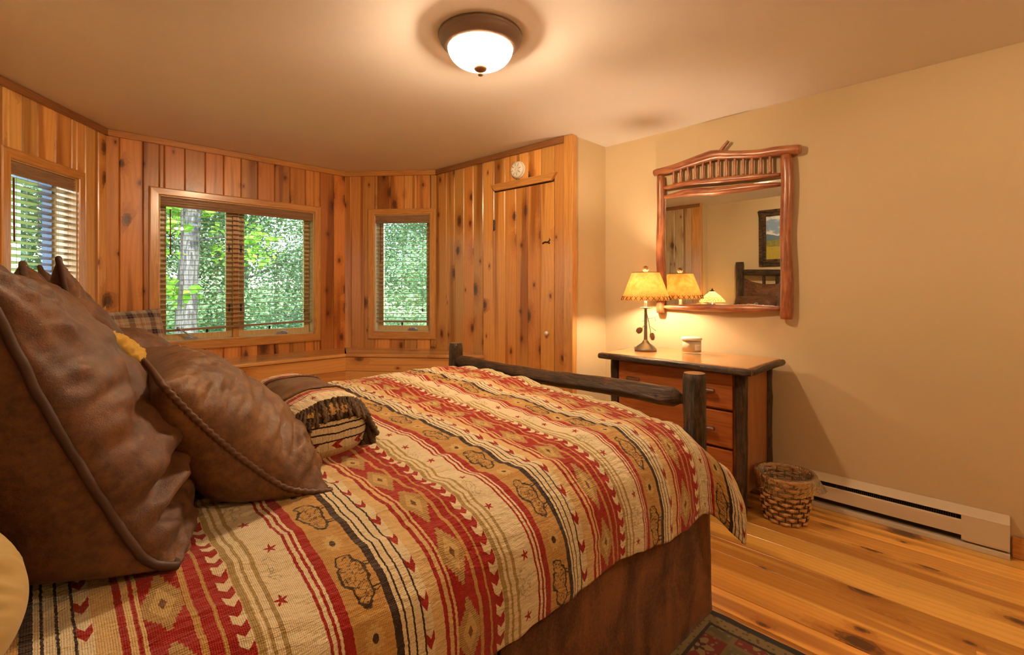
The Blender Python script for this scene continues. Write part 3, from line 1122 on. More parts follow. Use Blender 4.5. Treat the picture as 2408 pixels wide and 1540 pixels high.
for k, (x, y, h, r) in enumerate(((FX, NY, .925, .0435), (FX, FY, .925, .042), (HX, NY, 1.53, .053), (HX, FY + .10, 1.56, .053))):
    log('post', (x, y, 0), (x + .006, y, h), r * 1.03, r, M_BARKZ, bed, k + 1.3, n=22, seg=34, wob=.06)
# foot rail with tapered tenons
rl = []
rr = []
Y0, Y1 = NY + .045, FY - .03
for i in range(41):
    t = i / 40
    y = Y0 + (Y1 - Y0) * t
    sd = min(t, 1 - t) * (Y1 - Y0)
    r = .037 * (1 + .07 * math.sin(t * 5 + 1)) * (.42 if sd < .012 else (.72 + .28 * min(1, (sd - .012) / .028)))
    rl.append((FX - .004 + .006 * math.sin(t * 6), y, .815 + .005 * math.sin(t * 7.5 + .5)))
    rr.append(r)
tube('foot_rail', rel(rl), rr, M_BARKY, bed, 20, True, .08, 4.4, M_TENON)
log('lower_foot_rail', (FX, NY + .03, .40), (FX, FY - .03, .40), .036, .036, M_BARKY, bed, 8.1)
log('side_rail', (HX + .04, NY + .02, .36), (FX - .03, NY + .02, .36), .036, .036, M_BARKX, bed, 9.1)
log('side_rail', (HX + .04, FY - .02, .36), (FX - .03, FY - .02, .36), .036, .036, M_BARKX, bed, 9.7)
log('head_rail', (HX, NY + .04, 1.36), (HX, FY + .06, 1.42), .045, .043, M_BARKY, bed, 11.3)
log('lower_head_rail', (HX, NY + .04, .80), (HX, FY + .06, .80), .040, .040, M_BARKY, bed, 12.1)
for k in range(8):
    y = NY + .20 + k * (FY - NY - .40) / 7
    log('spindle', (HX, y, .82), (HX, y, 1.375), .020, .020, M_BARKZ, bed, 20 + k, n=12, seg=14)

# mattress (under the spread)
mt = box('mattress', (-.22, .85, .43), (1.74, 2.32, .72), plain('mattress_ticking', (.7, .66, .58), .8), None, .07, 4)
meta(mt, 'pale mattress hidden under the patterned bedspread', 'mattress')
bs = box('box_spring', (-.22, .89, .165), (1.74, 2.29, .428), plain('box_spring_cloth', (.25, .2, .15), .8), None, .02, 2)
meta(bs, 'box spring under the mattress behind the suede skirt', 'box spring')
lg = box('x', (0, 0, 0), (.01, .01, .01), M_CUT); bpy.data.objects.remove(lg)
for x in (.0, 1.6):
    log('slat_support', (x, NY + .02, .125), (x, FY - .02, .125), .03, .03, M_BARKY, bed, 30 + x)

# ------------------------------------------------------------------ suede bed skirt
M_SUEDE = T('brown_suede')
t = M_SUEDE
v = t.coord('Object')
_x, _y, _z = t.sep(v)
n1 = t.noise(t.vec(_x * 1.0, _y, _z * .55), 7.0, 5.0, .62, .4)
n2 = t.noise(v, 140.0, 3.0, .6)
c = t.mix(t.ss(n1 * .75 + n2 * .25, .36, .64), (0.055, 0.020, 0.008), (0.22, 0.088, 0.034))
M_SUEDE = t.surf(t.bsdf(c, .75, t.bump(n1 * .4 + n2 * .6, .4, .004), spec=.15, sheen=.08))
skirt = empty('bed_skirt', (.82, .84, 0), label='brown suede bed skirt hanging to the floor below the bedspread', cat='bed skirt')


def skirt_panel(p, q, top, seed, amp=.010, nx=60, nz=20, edge=.02):
    p, q = Vector((p[0], p[1], 0)), Vector((q[0], q[1], 0))
    d = (q - p).normalized(); nrm = Vector((d.y, -d.x, 0))
    cen = (p + q) / 2
    V = []
    for s in (0, 1):
        for i in range(nx):
            for j in range(nz):
                tt, z = i / (nx - 1), .004 + (top - .004) * j / (nz - 1)
                w = amp * (1.6 - z / top) * mnoise.noise((tt * (q - p).length * 3.2 + seed, z * .6, seed)) + .3 * amp * mnoise.noise((tt * 14, z * 5, seed))
                w += .012 * (1 - z / top)
                P = p.lerp(q, tt) + nrm * (w - s * .006)
                V.append((P.x - cen.x, P.y - cen.y, z))
    F = grid_faces(nx, nz) + [f[::-1] for f in grid_faces(nx, nz, off=nx * nz)]
    o = nx * nz
    for i in range(nx - 1):
        F.append((i * nz, i * nz + o, (i + 1) * nz + o, (i + 1) * nz))
        F.append((i * nz + nz - 1, (i + 1) * nz + nz - 1, (i + 1) * nz + nz - 1 + o, i * nz + nz - 1 + o))
    for j in range(nz - 1):
        F.append((j, j + 1, j + 1 + o, j + o))
        e = (nx - 1) * nz
        F.append((e + j, e + j + o, e + j + 1 + o, e + j + 1))
    ob = obj('skirt_panel', V, F, M_SUEDE, skirt, (cen.x - .82, cen.y - .84, 0), smooth=True)
    fix_normals(ob.data)
    return ob


skirt_panel((-.24, .800), (.735, .795), .60, 1.0)
skirt_panel((.748, .798), (1.848, .788), .60, 2.0)
skirt_panel((1.866, .790), (1.872, 2.38), .60, 3.0)
tube('seam', [(.70 + k * 0, .0, 0) for k in ()] or [(.985, -.052, .02), (.988, -.054, .25), (.982, -.050, .48)], .003, M_SUEDE, skirt, 6)

# ------------------------------------------------------------------ patterned bedspread
t = T('southwest_blanket')
uv = t.n('ShaderNodeUVMap'); uv.uv_map = 'UVMap'
u, vv, _ = t.sep(S(t, uv.outputs[0]))
PER = .472
CREAM, TAN, RED, DARK, GOLD, OLIVE = (0.84, 0.74, 0.51), (0.57, 0.345, 0.115), (0.37, 0.020, 0.015), (0.045, 0.026, 0.022), (0.60, 0.40, 0.15), (0.45, 0.33, 0.13)
wig = (t.noise(t.vec(u * 3.0, vv * 3.0), 1.0, 2.0) - .5) * .010
jag = (t.noise(t.vec(u * 10.0, vv * 160.0), 1.0, 1.0) - .5) * .004
p = t.fract((u - .452 + wig + jag) / PER)
strip = [(0, DARK), (.030, CREAM), (.046, DARK), (.054, CREAM), (.080, DARK), (.088, CREAM), (.118, DARK), (.126, CREAM), (.165, (.76, .55, .27)), (.226, RED), (.243, (.76, .55, .27)),
         (.262, RED), (.276, (.76, .55, .27)), (.288, RED), (.405, TAN), (.424, RED), (.462, TAN), (.474, RED), (.502, CREAM), (.550, OLIVE), (.574, CREAM), (.586, OLIVE),
         (.600, CREAM), (.624, OLIVE), (.638, CREAM), (.760, RED), (.771, CREAM), (.786, RED), (.798, CREAM), (.810, RED), (.850, TAN)]
base = t.ramp(p, strip, 'CONSTANT')


def cell(off, pitch, vo=0.0):
    """local coords (metres) about the line p=off, repeating every pitch along v"""
    a = (p - off) * PER
    b = (t.fract((vv + vo) / pitch) - .5) * pitch
    return a, b


# stepped diamonds in the red field
a, b = cell(.347, .150)
aq = t.floor(t.abs(a) / .0045) * .0045
bq = t.floor(t.abs(b) / .004) * .004
dd = aq * 2.0 + bq
inf = t.ss(t.abs(a), .0275, .0265)
weave = t.ss(t.sin(b * 1500.0), -.2, .2)
dcol = t.mix(weave * .55, GOLD, (0.16, 0.075, 0.03))
base = t.mix((dd < .062) * inf, base, dcol)
din = t.abs(a) * 2.1 + t.abs(b)
base = t.mix(t.ss(din, .040, .038), base, (0.64, 0.46, 0.19))
base = t.mix(t.ss(din, .0135, .0125), base, (0.20, 0.09, 0.035))
# sparse arrow heads beside the dark lines
a, b = cell(.147, .068)
w = t.abs(a)
arr = (w < .0092) * ((b - w * 1.7) > -.018) * ((b - w * 1.6) < .002)
base = t.mix(arr, base, RED)
# dense chevrons
a, b = cell(.526, .040)
w = t.abs(a)
arr = (w < .0105) * ((b - w * 1.0) > -.014) * ((b - w * 1.0) < .006)
base = t.mix(arr, base, RED)
# stars
a, b = cell(.690, .125, .03)
a = a - t.sin(t.floor((vv + .03) / .125) * 2.4) * .012
r = t.sqrt(a * a + b * b)
th = t.m('ARCTAN2', a, b)
tri = t.abs(t.fract(th * (5 / (2 * math.pi))) - .5) * 2.0
base = t.mix(r < (t.pow(tri, 1.6) * .0085 + .0042), base, RED)
# faint green figures between the stars
a, b = cell(.672, .25, .02)
fg = t.noise(t.vec(u * 60.0, vv * 60.0), 1.0, 2.0)
fm = t.ss(t.sqrt(a * a * 3.0 + b * b), .040, .028) * t.ss(t.abs(fg - .5), .035, .02)
base = t.mix(fm * .55, base, (0.27, 0.24, 0.10))
# bison in dark outline and sun medallions on the tan band
a, b = cell(.925, .205, .05)
ns = (t.noise(t.vec(u * 38.0, vv * 38.0), 1.0, 3.0, .6) - .5)
a1 = a + ns * .022
b1 = b + (t.noise(t.vec(u * 38.0 + 9.0, vv * 38.0), 1.0, 3.0, .6) - .5) * .026
e1 = t.sqrt(t.pow(a1 / .024, 2.0) + t.pow((b1 - .012) / .030, 2.0))
e2 = t.sqrt(t.pow((a1 - .004) / .017, 2.0) + t.pow((b1 + .022) / .030, 2.0))
e4 = t.sqrt(t.pow((a1 + .004) / .014, 2.0) + t.pow((b1 - .044) / .013, 2.0))
e3 = t.mn(t.mn(e1, e2), e4)
ln = t.ss(t.abs(e3 - 1.0), .15, .08)
hr = t.noise(t.vec(u * 60.0, vv * 110.0), 1.0, 3.0)
inn = t.ss(e3, 1.0, .9) * t.ss(t.abs(hr - .5), .030, .014)
lg = ((t.abs(t.abs(b1 + .004) - .022) < .0016) + (t.abs(t.abs(b1 + .004) - .030) < .0014)) * (t.abs(a1 - .028) < .008)
base = t.mix(t.mn(t.mx(t.mx(ln, inn * .9), lg), 1.0) * .95, base, (0.035, 0.020, 0.013))
a, b = cell(.925, .205, .05 + .1025)
a = a + ns * .006
r = t.sqrt(a * a * 1.8 + b * b)
th = t.m('ARCTAN2', a, b)
ray = t.sin(th * 12.0) * .0035
base = t.mix(t.ss(r + ray, .023, .021), base, (0.66, 0.48, 0.20))
base = t.mix(t.ss(r, .009, .007), base, (0.07, 0.035, 0.018))
# weave relief
th1 = t.sin(u * 2100.0) * .5
th2 = t.sin(vv * 2100.0) * .5
wv = t.noise(t.vec(u * 420.0, vv * 420.0), 1.0, 2.0)
crk = t.noise(t.vec(u * 18.0, vv * 60.0), 1.0, 3.0, .6)
base = t.mix(wv * .22, base, t.mix(1.0, base, (.55, .5, .45), 'MULTIPLY'))
bm_ = t.bump(wv * .16 + th1 * .06 + th2 * .06 + crk * 2.2, .75, .009)
M_BLANKET = t.surf(t.bsdf(base, .85, bm_, spec=.15, sheen=.2))
M_LINING = plain('brown_lining', (0.075, 0.036, 0.018), .8)

prof, plen = crom([(.752, .505), (.752, .55), (.757, .62), (.785, .69), (.85, .742), (.96, .768), (1.2, .785), (1.6, .806), (2.0, .815), (2.18, .805), (2.31, .77), (2.385, .70), (2.41, .60), (2.415, .50)], 230)
UF, RF, UE = 1.690, .070, 1.975
NU, NV = 270, 230
Vs, UVs = [], []
for i in range(NU):
    u_ = -.27 + (UE + .27) * i / (NU - 1)
    for j in range(NV):
        y, z = prof[j]
        s = plen * j / (NV - 1)              # arc length from the near hem
        hang = 1 - sst(s, .16, .38)          # 1 on the near drop
        hangf = 1 - sst(plen - s, .18, .36)
        h = max(hang, hangf)
        top = 1 - h
        # foot end
        tt = u_ - UF
        if tt > 0:
            if tt < RF * math.pi / 2:
                xt, dz = UF + RF * math.sin(tt / RF), -RF * (1 - math.cos(tt / RF))
            else:
                xt, dz = UF + RF, -RF - (tt - RF * math.pi / 2)
            dz *= .9
            xh, dzh = UF + tt * .46, -.02 * sst(tt, 0, .28) - .10 * sst(tt, .08, .28) * sst(s, .4, .0)
            x = xt * top + xh * h
            z += dz * top + dzh * h
            y -= .095 * sst(tt, .02, .27) * hang * sst(s, .40, .05)
        else:
            x = u_
        # wrinkles across the top: soft ridges running along the bed
        w1 = fbm(u_ * 1.6 + 3.1 + y * .7, y * 6.5 + u_ * .8, .3, 3)
        w2 = mnoise.noise((u_ * 5.5, y * 17.0 + u_ * 2.0, 2.7))
        w3 = mnoise.noise((u_ * 26.0, s * 22.0, 5.7))
        ridge = abs(mnoise.noise((u_ * 1.7 + 9, y * 5.0 - u_ * 1.1, 7.7)))
        w4 = mnoise.noise((u_ * 4.5 + 3 * w1, s * 24.0 + u_ * 3.0, 31.0)) + .6 * mnoise.noise((u_ * 9.0, s * 46.0, 37.0))
        cr_ = .5 + .5 * mnoise.noise((u_ * 2.0, s * 2.0, 44.0))
        z += top * (.013 * w1 + .010 * w2 + .0035 * w3 - .018 * ridge + .008)
        z += top * .0045 * w4 * (.5 + cr_)
        z += top * .020 * mnoise.noise((u_ * 1.1, y * 1.3, 11.0))
        # hanging folds
        fo = mnoise.noise((u_ * 3.1 + .6 * s, s * .5, 21.0)) * .030 + mnoise.noise((u_ * 8.0, s * 1.2, 23.0)) * .010 + .004 * mnoise.noise((u_ * 22, s * 9, 3)) + .0035 * w4
        y += (-1 if j < NV / 2 else 1) * h * (fo + .010) * (1.35 - sst(s, 0, .5) if j < NV / 2 else 1)
        # scalloped hem
        sc = .030 * mnoise.noise((u_ * 1.9 + 1.5, 40.0, 0)) - .05 * sst(u_, 1.2, 1.45) + .018 * mnoise.noise((u_ * 5.0, 41.0, 0))
        z += hang * sc * (1 - sst(s, 0.0, .25)) - hang * .012
        # the spread lies a little lower toward the head where the pillows press on it
        z -= .012 * top * sst(u_, .75, .2)
        Vs.append((x - .82, y - 1.69, z))
        UVs.append((u_, s))
Fs = grid_faces(NU, NV)
me = mk_mesh('bedspread', Vs, Fs, [M_BLANKET, M_LINING], True)
ul = me.uv_layers.new(name='UVMap')
li = np.zeros(len(me.loops), dtype=np.int32); me.loops.foreach_get('vertex_index', li)
ul.data.foreach_set('uv', np.array(UVs)[li].astype(np.float32).ravel())
spread = put(bpy.data.objects.new('bedspread', me), None, (.82, 1.69, 0))
meta(spread, 'red, tan and cream southwestern striped bedspread covering the bed', 'bedspread')
fix = me.polygons[0].normal.z
md = spread.modifiers.new('thickness', 'SOLIDIFY')
md.thickness = .014
md.offset = -1 if me.polygons[NV * 50 + 115].normal.z > 0 else 1
md.material_offset = 1
md.material_offset_rim = 1
# ------------------------------------------------------------------ pillows
M_LEATH1 = mat_leather('dark_brown_leather', (0.066, 0.025, 0.010), (0.165, 0.068, 0.025), rough=.54)
M_LEATH2 = mat_leather('tan_brown_leather', (0.10, 0.042, 0.016), (0.225, 0.105, 0.040), rough=.52)
M_PIPE = plain('dark_piping', (0.050, 0.018, 0.011), .55)
M_ROPE = plain('brown_rope', (0.115, 0.050, 0.024), .6)


def axes_matrix(c, x, y):
    x = Vector(x).normalized(); y = Vector(y)
    y = (y - x * y.dot(x)).normalized()
    z = x.cross(y)
    M = Matrix((x, y, z)).transposed().to_4x4()
    M.translation = c
    return M


def pillow_surface(w, h, t, n, seed, wr, pinch, sag, pw=2.4, radial=1.0, gather=1.0, creases=()):
    """front/back grids, edge loop. local x width, y height, z thickness"""
    A = np.linspace(-1, 1, n)
    # denser sampling near the border
    A = np.sign(A) * (1 - (1 - np.abs(A)) ** 1.25)
    front = np.zeros((n, n, 3)); back = np.zeros((n, n, 3))
    for i, a in enumerate(A):
        for j, b in enumerate(A):
            x = w / 2 * a * (1 - pinch * (1 - b * b) * abs(a) ** 3)
            y = h / 2 * b * (1 - pinch * (1 - a * a) * abs(b) ** 3)
            f = max(0.0, (1 - abs(a) ** pw)) * max(0.0, (1 - abs(b) ** pw))
            f = f ** .48
            th = t / 2 * f
            ed = 1 - min(1 - abs(a), 1 - abs(b))        # 1 at the edge
            cr = abs(a) * abs(b)
            # wrinkles radiating from the corners and along the seams
            ca, cb = (1.15 if a > 0 else -1.15), (1.15 if b > 0 else -1.15)
            ang = math.atan2(b - cb, a - ca)
            rad = math.hypot(b - cb, a - ca)
            wv = mnoise.noise((ang * 7.0 * radial, rad * .8, seed)) * sst(rad, 1.5, .3) * 1.1
            # gathers running in from the seams
            ga = sst(abs(a), .45, .98) * mnoise.noise((b * 13.0 + seed, a * 1.6, 3.3)) + sst(abs(b), .45, .98) * mnoise.noise((a * 13.0 - seed, b * 1.6, 6.1))
            wv += ga * .75 * gather
            wv += mnoise.noise((a * 2.2 + seed, b * 5.0, seed * 1.7)) * .55
            wv += mnoise.noise((a * 6 + seed, b * 11.0, seed * .7)) * .28 * (.5 + ed)
            wv += abs(mnoise.noise((a * 2.6 - seed, b * 4.2 + a, seed * 2.7))) * -.8 + .2
            k = wr * wv * min(1, f * 2.2)
            for b0, sl_, dep, wd in creases:
                d = b - (b0 + sl_ * a + .07 * math.sin(3.1 * a + seed) + .04 * mnoise.noise((a * 4, b0, seed)))
                amp = (.35 + .65 * sst(-a, -.9, .7)) * min(1, f * 2)
                k += amp * dep * (-math.exp(-(d / wd) ** 2) + .55 * math.exp(-((d - 2.1 * wd) / (1.4 * wd)) ** 2))
            dx = sag * (1 - a * a) * (b * b - .5)
            front[i, j] = (x, y, th + k)
            wb = mnoise.noise((a * 2.2 - seed, b * 3.0 + 7, seed)) * .8
            back[i, j] = (x, y, -th + wr * wb * min(1, f * 2.2))
    return front, back


def warp(P, fn):
    sh = P.shape
    Q = np.array([fn(*p) for p in P.reshape(-1, 3)])
    return Q.reshape(sh)


def pillow(name, M, w, h, t, mat, label, n=74, seed=1.0, wr=.010, pinch=.055, sag=0.0, pipe=None, pipe_r=.006, rope=False,
           cat='pillow', group=None, fn=None, pw=2.4, uvs=None, parent=None, body_name='cushion', radial=1.0, rest=None, creases=()):
    front, back = pillow_surface(w, h, t, n, seed, wr, pinch, sag, pw, radial, 1.0, creases)
    if fn:
        front = warp(front, fn); back = warp(back, fn)
    if rest is not None:
        Mi = M.inverted()

        def settle(x, y, z):
            p = M @ Vector((x, y, z))
            if p.z < rest + .05:
                # squash against the bed and spill outward
                d = rest + .05 - p.z
                p.z = rest + .05 - .05 * (1 - math.exp(-d / .05))
            return tuple(Mi @ p)
        front = warp(front, settle); back = warp(back, settle)
    V = [tuple(p) for p in front.reshape(-1, 3)]
    idx = {}
    bi = np.zeros((n, n), int)
    for i in range(n):
        for j in range(n):
            if i in (0, n - 1) or j in (0, n - 1):
                bi[i, j] = i * n + j
            else:
                bi[i, j] = len(V); V.append(tuple(back[i, j]))
    F = grid_faces(n, n)
    for i in range(n - 1):
        for j in range(n - 1):
            F.append((bi[i, j], bi[i, j + 1], bi[i + 1, j + 1], bi[i + 1, j]))
    root = empty(name, M=M, label=label, cat=cat, group=group)
    body = obj(body_name, V, F, mat, root, smooth=True)
    fix_normals(body.data)
    if pipe:
        loop = [front[i, 0] for i in range(n)] + [front[n - 1, j] for j in range(1, n)] + [front[i, n - 1] for i in range(n - 2, -1, -1)] + [front[0, j] for j in range(n - 2, 0, -1)]
        loop = np.roll(np.array(loop), -(n + n // 2), axis=0)
        # rounded, resampled
        k = 3
        sm = loop.copy()
        L = len(loop)
        for _ in range(2):
            sm = (np.roll(sm, 1, 0) + sm + np.roll(sm, -1, 0)) / 3
        s = np.concatenate([[0], np.cumsum(np.linalg.norm(np.diff(np.vstack([sm, sm[:1]]), axis=0), axis=1))])
        m = int(s[-1] / (.0035 if rope else .008))
        q = np.linspace(0, s[-1], m)
        cl = np.vstack([sm, sm[:1]])
        path = np.stack([np.interp(q, s, cl[:, c]) for c in range(3)], 1)
        if not rope:
            path += np.array([[.002 * mnoise.noise((z * 30, c, seed)) for c in range(3)] for z in q])
        V2, F2, _ = tube_data(path, pipe_r, 9 if rope else 8, False, twist=(2, .28, 1 / .016) if rope else None)
        pp = obj('rope_trim' if rope else 'piping', V2, F2, pipe, root, smooth=True)
    return root, front


def lean(cx, cy, cz, deg, yaw=0.0):
    """matrix: width along +Y (turned by yaw), height leaning back by deg from vertical, face toward +X"""
    d = math.radians(deg)
    up = Vector((-math.sin(d), 0, math.cos(d)))
    wy = Vector((0, 1, 0))
    R = Matrix.Rotation(math.radians(yaw), 3, 'Z')
    return axes_matrix((cx, cy, cz), R @ wy, R @ up)


GRP = 'pillows piled at the head of the bed'
REST = .766


def slump(w, h, k=.05, kb=.5, top=0.0, drop=0.0, bk=0.0):
    def fn(x, y, z):
        a, b = x / (w / 2), y / (h / 2)
        near = sst(-a, .2, 1.0)
        z2 = z * (1 + (kb if z < 0 else .12) * sst(-b, -.2, .9) + (bk if z < 0 else 0)) * (1 - top * sst(b, -.3, 1.0))
        return (x, y - drop * (1 - a * a) * sst(b, .0, 1.0), z2 - k * near * (1 - b * b))
    return fn


pillow('euro_pillow', lean(.072, 1.335, 1.012, 22, -4), .66, .66, .225, M_LEATH1, 'largest dark brown leather pillow, nearest the camera, with thick dark piping', seed=1.3, wr=.019, pipe=M_PIPE, pipe_r=.0072, group=GRP, n=96, rest=REST, fn=slump(.66, .66, .018, .5, .30, .05, 1.0), creases=((-.30, .10, .030, .055), (-.62, -.12, .026, .05), (.18, .25, .010, .08)))
pillow('euro_pillow', lean(.105, 1.97, 1.012, 15, 3), .62, .66, .26, M_LEATH1, 'dark brown leather pillow behind the largest one, its corner peeking out', seed=4.1, wr=.014, pipe=M_PIPE, pipe_r=.007, group=GRP, rest=REST, fn=slump(.62, .64, .02, .2, .35, .06))
# leather pillow with rope trim
pc, fr_c = pillow('leather_pillow', lean(.350, 1.460, .895, 43, -3), .68, .48, .255, M_LEATH2, 'brown leather pillow edged with twisted rope, leaning on the largest pillow', seed=7.7, wr=.016, pipe=M_ROPE, pipe_r=.0062, rope=True, group=GRP, n=96, rest=REST, fn=slump(.64, .48, .02, .5), creases=((.25, .5, .012, .06), (-.45, -.2, .010, .05)))
# mustard lining showing at its open far corner
tl_, _ = pillow('case_lining', axes_matrix((.165, 1.655, 1.088), (0.2, .9, -.2), (-.7, 0, .72)), .11, .13, .06, plain('mustard_lining', (0.55, 0.33, 0.045), .75), None, seed=2.2, wr=.010, n=36, cat=None, radial=2, body_name='case_lining')
_ln = tl_.children[0]
_ln.parent = pc
_ln.matrix_basis = pc.matrix_basis.inverted() @ tl_.matrix_basis
_ln['label'] = 'mustard yellow case lining'
bpy.data.objects.remove(tl_)
p2, fr_2 = pillow('leather_pillow', lean(.30, 2.08, .935, 40, 2), .50, .46, .22, M_LEATH1, 'dark leather pillow embroidered with a pale horse, seen in the mirror', seed=9.1, wr=.008, pipe=M_PIPE, pipe_r=.005, group=GRP, n=64, rest=REST)
# pale pillow at the lower left corner
pillow('bed_pillow', axes_matrix((-.218, .915, .848), (1, .06, 0), (-.02, .80, .60)), .42, .26, .22, plain('cream_cotton', (0.50, 0.37, 0.14), .8, sheen=.2), 'cream cotton pillow at the bottom left beneath the largest leather pillow', seed=3.3, wr=.012, n=56, group=GRP, rest=REST, pinch=0, fn=lambda x, y, z: (x * (1 - .16 * (y / .13) ** 2), y * (1 - .22 * (x / .20) ** 4), z))

# embroidery on the far leather pillow
M_EMB = plain('pale_embroidery', (0.62, 0.52, 0.34), .7)


def on_face(fr, a, b):
    n = fr.shape[0]
    A = np.linspace(-1, 1, n); A = np.sign(A) * (1 - (1 - np.abs(A)) ** 1.25)
    i = int(np.argmin(abs(A - a))); j = int(np.argmin(abs(A - b)))
    p = fr[i, j].copy(); p[2] += .0025
    return p


horse = [(.28, -.08), (.34, .08), (.30, .16), (.22, .14), (.14, .05), (-.08, .07), (-.20, .02), (-.34, .06), (-.22, -.06), (-.24, -.24), (-.16, -.16), (-.10, -.05), (.06, -.07), (.12, -.22), (.04, -.28), (.15, -.20), (.18, -.08), (.30, -.20), (.22, -.04), (.20, .03), (.30, .07)]
pts = [on_face(fr_2, -a, b + .05) for a, b in horse]
pp, _ = crom(pts, 120)
V, F, _ = tube_data(pp, .0032, 6)
obj('embroidered_horse', V, F, M_EMB, p2, smooth=True)
for cx in (-.58, .60):
    q = [on_face(fr_2, cx + dx, .05 + dy) for dx, dy in ((-.09, 0), (0, .07), (.09, 0), (0, -.07), (-.09, 0))]
    V, F, _ = tube_data(q, .003, 6)
    obj('embroidered_diamond', V, F, M_EMB, p2, smooth=True)

# ------------------------------------------------------------------ fringed lumbar pillow
LUM = Vector((.620, 1.60, .850))
lum = empty('lumbar_pillow', LUM, label='long lumbar pillow with leather middle, striped ends and bullion fringe', cat='pillow', group=GRP)
HL = .285
NS, NA = 90, 44


def lum_pt(s, a, grow=0.0):
    """s in [-1,1] along Y, a angle"""
    e = (1 - abs(s) ** 7) ** .42 if abs(s) < 1 else 0.0
    rx, rz = .125 * (.30 + .70 * e) , .098 * (.30 + .70 * e)
    k = 1 + .07 * mnoise.noise((math.cos(a) * 1.6, math.sin(a) * 1.6, s * 3.0)) + .03 * mnoise.noise((math.cos(a) * 5, math.sin(a) * 5, s * 9))
    ca, sa = math.cos(a), math.sin(a)
    x = math.copysign(abs(ca) ** .82, ca) * (rx + grow) * k
    z = math.copysign(abs(sa) ** .82, sa) * (rz + grow) * k
    return (x + .02 * s, s * HL * (1.0), z + .012 * (1 - s) * .0)


svals = np.sign(np.linspace(-1, 1, NS)) * (1 - (1 - np.abs(np.linspace(-1, 1, NS))) ** 1.6)
secs_ = {'striped_end': (svals[svals <= -.42], -1), 'leather_middle': (svals[(svals >= -.44) & (svals <= .44)], 0), 'striped_far_end': (svals[svals >= .42], 1)}
for nm, (sv, side) in secs_.items():
    V, UV = [], []
    for s in sv:
        for k in range(NA):
            a = 2 * math.pi * k / NA
            V.append(lum_pt(s, a)); UV.append((a * .105, s * HL))
    F = grid_faces(len(sv), NA, close_v=True)
    mat = M_LEATH2 if side == 0 else M_BLANKET
    if side:
        c = len(V)
        endi = 0 if side < 0 else len(sv) - 1
        V.append((.02 * side, side * (HL + .012), 0)); UV.append((0, 0))
        for k in range(NA):
            F.append((c, endi * NA + k, endi * NA + (k + 1) % NA))
    me = mk_mesh(nm, V, F, mat, True)
    ul = me.uv_layers.new(name='UVMap')
    for lp in me.loops:
        v = V[lp.vertex_index]
        if side:
            # stripes: lines follow x on the near face, length on the top
            vy = v[1] - side * HL
            if abs(vy) < .03:
                ul.data[lp.index].uv = (.44 + .80 * (v[2] * -1) + .05, v[0] + 1.0)
            else:
                ul.data[lp.index].uv = (.452 + .472 * .58 + abs(vy) * .9, v[0] + v[2] + 1.0)
        else:
            ul.data[lp.index].uv = (0, 0)
    fix_normals(me)
    put(bpy.data.objects.new('striped_end' if side else nm, me), lum)
for s in (-.43, .43):
    path = [lum_pt(s, a, .002) for a in np.linspace(0, 2 * math.pi, 180)]
    V, F, _ = tube_data(path, .0045, 8, False, twist=(2, .28, 1 / .013))
    obj('rope_trim', V, F, M_ROPE, lum, smooth=True)
# bullion fringe round the near end: each twisted cord is its own piece
M_FRINGE = plain('brown_bullion', (0.105, 0.062, 0.034), .7)
fr_me = []
for k in range(4):
    L = .052 + .005 * k
    pth = [(.003 * math.sin(q * 3 + k), .002 * math.cos(q * 4 + k), -L * q) for q in np.linspace(0, 1, 16)]
    V, F, _ = tube_data(pth, [.0058] * 15 + [.0045], 8, True, twist=(2, .34, 1 / .014))
    fr_me.append(mk_mesh('fringe_cord', V, F, M_FRINGE, True))
random.seed(3)
NC = 124
for k in range(NC):
    a = 2 * math.pi * (k + random.uniform(-.2, .2)) / NC
    p = Vector(lum_pt(-.90, a, .004))
    out = Vector((math.cos(a), 0, math.sin(a)))
    # upper cords hang down over the end, lower ones splay on the blanket
    hang = Vector((out.x * .35 + random.uniform(-.12, .12), -.42 + random.uniform(-.15, .1), -1.0 + .15 * out.z))
    if out.z < -.2:
        hang = Vector((out.x * .9, -.8, -.05 + random.uniform(-.05, .1)))
    if out.x > .6:
        hang = Vector((.35 + random.uniform(-.2, .1), -.40 + random.uniform(-.2, .2), -.95 + random.uniform(-.15, .15)))
    d = hang.normalized()
    q = Vector((0, 0, -1)).rotation_difference(d)
    M = Matrix.Translation(p) @ q.to_matrix().to_4x4() @ Matrix.Rotation(random.random() * 6, 4, 'Z')
    put(bpy.data.objects.new('fringe_cord', fr_me[k % 4]), lum, M=M)

# ------------------------------------------------------------------ plaid pillow on the window bench
t = T('plaid_wool')
x, y, _z = t.sep(t.coord('Object'))


def tart(c):
    q = t.fract(c / .125)
    d = t.ss(t.abs(q - .25), .14, .13)
    r_ = t.ss(t.abs(q - .70), .035, .03) + t.ss(t.abs(q - .25), .018, .012)
    l = t.ss(t.abs(q - .85), .012, .008) + t.ss(t.abs(q - .55), .012, .008)
    return d, r_, l


dx, rx, lx = tart(x)
dy, ry, ly = tart(y)
c = t.mix((dx + dy) * .58, (0.34, 0.26, 0.17), (0.020, 0.020, 0.024))
c = t.mix(t.mn(rx + ry, 1.0) * .55, c, (0.30, 0.06, 0.025))
c = t.mix(t.mn(lx + ly, 1.0) * .5, c, (0.62, 0.52, 0.36))
M_PLAID = t.surf(t.bsdf(c, .9, t.bump(t.noise(t.coord('Object'), 600.0, 2.0), .3, .003), spec=.1, sheen=.3))
pillow('plaid_pillow', axes_matrix((.43, 4.20, .900), (.97, .20, .05), (-.08, .34, .94)), .48, .44, .16, M_PLAID, 'plaid wool pillow leaning in the corner of the window bench', seed=5.5, wr=.008, n=56, pinch=.05)
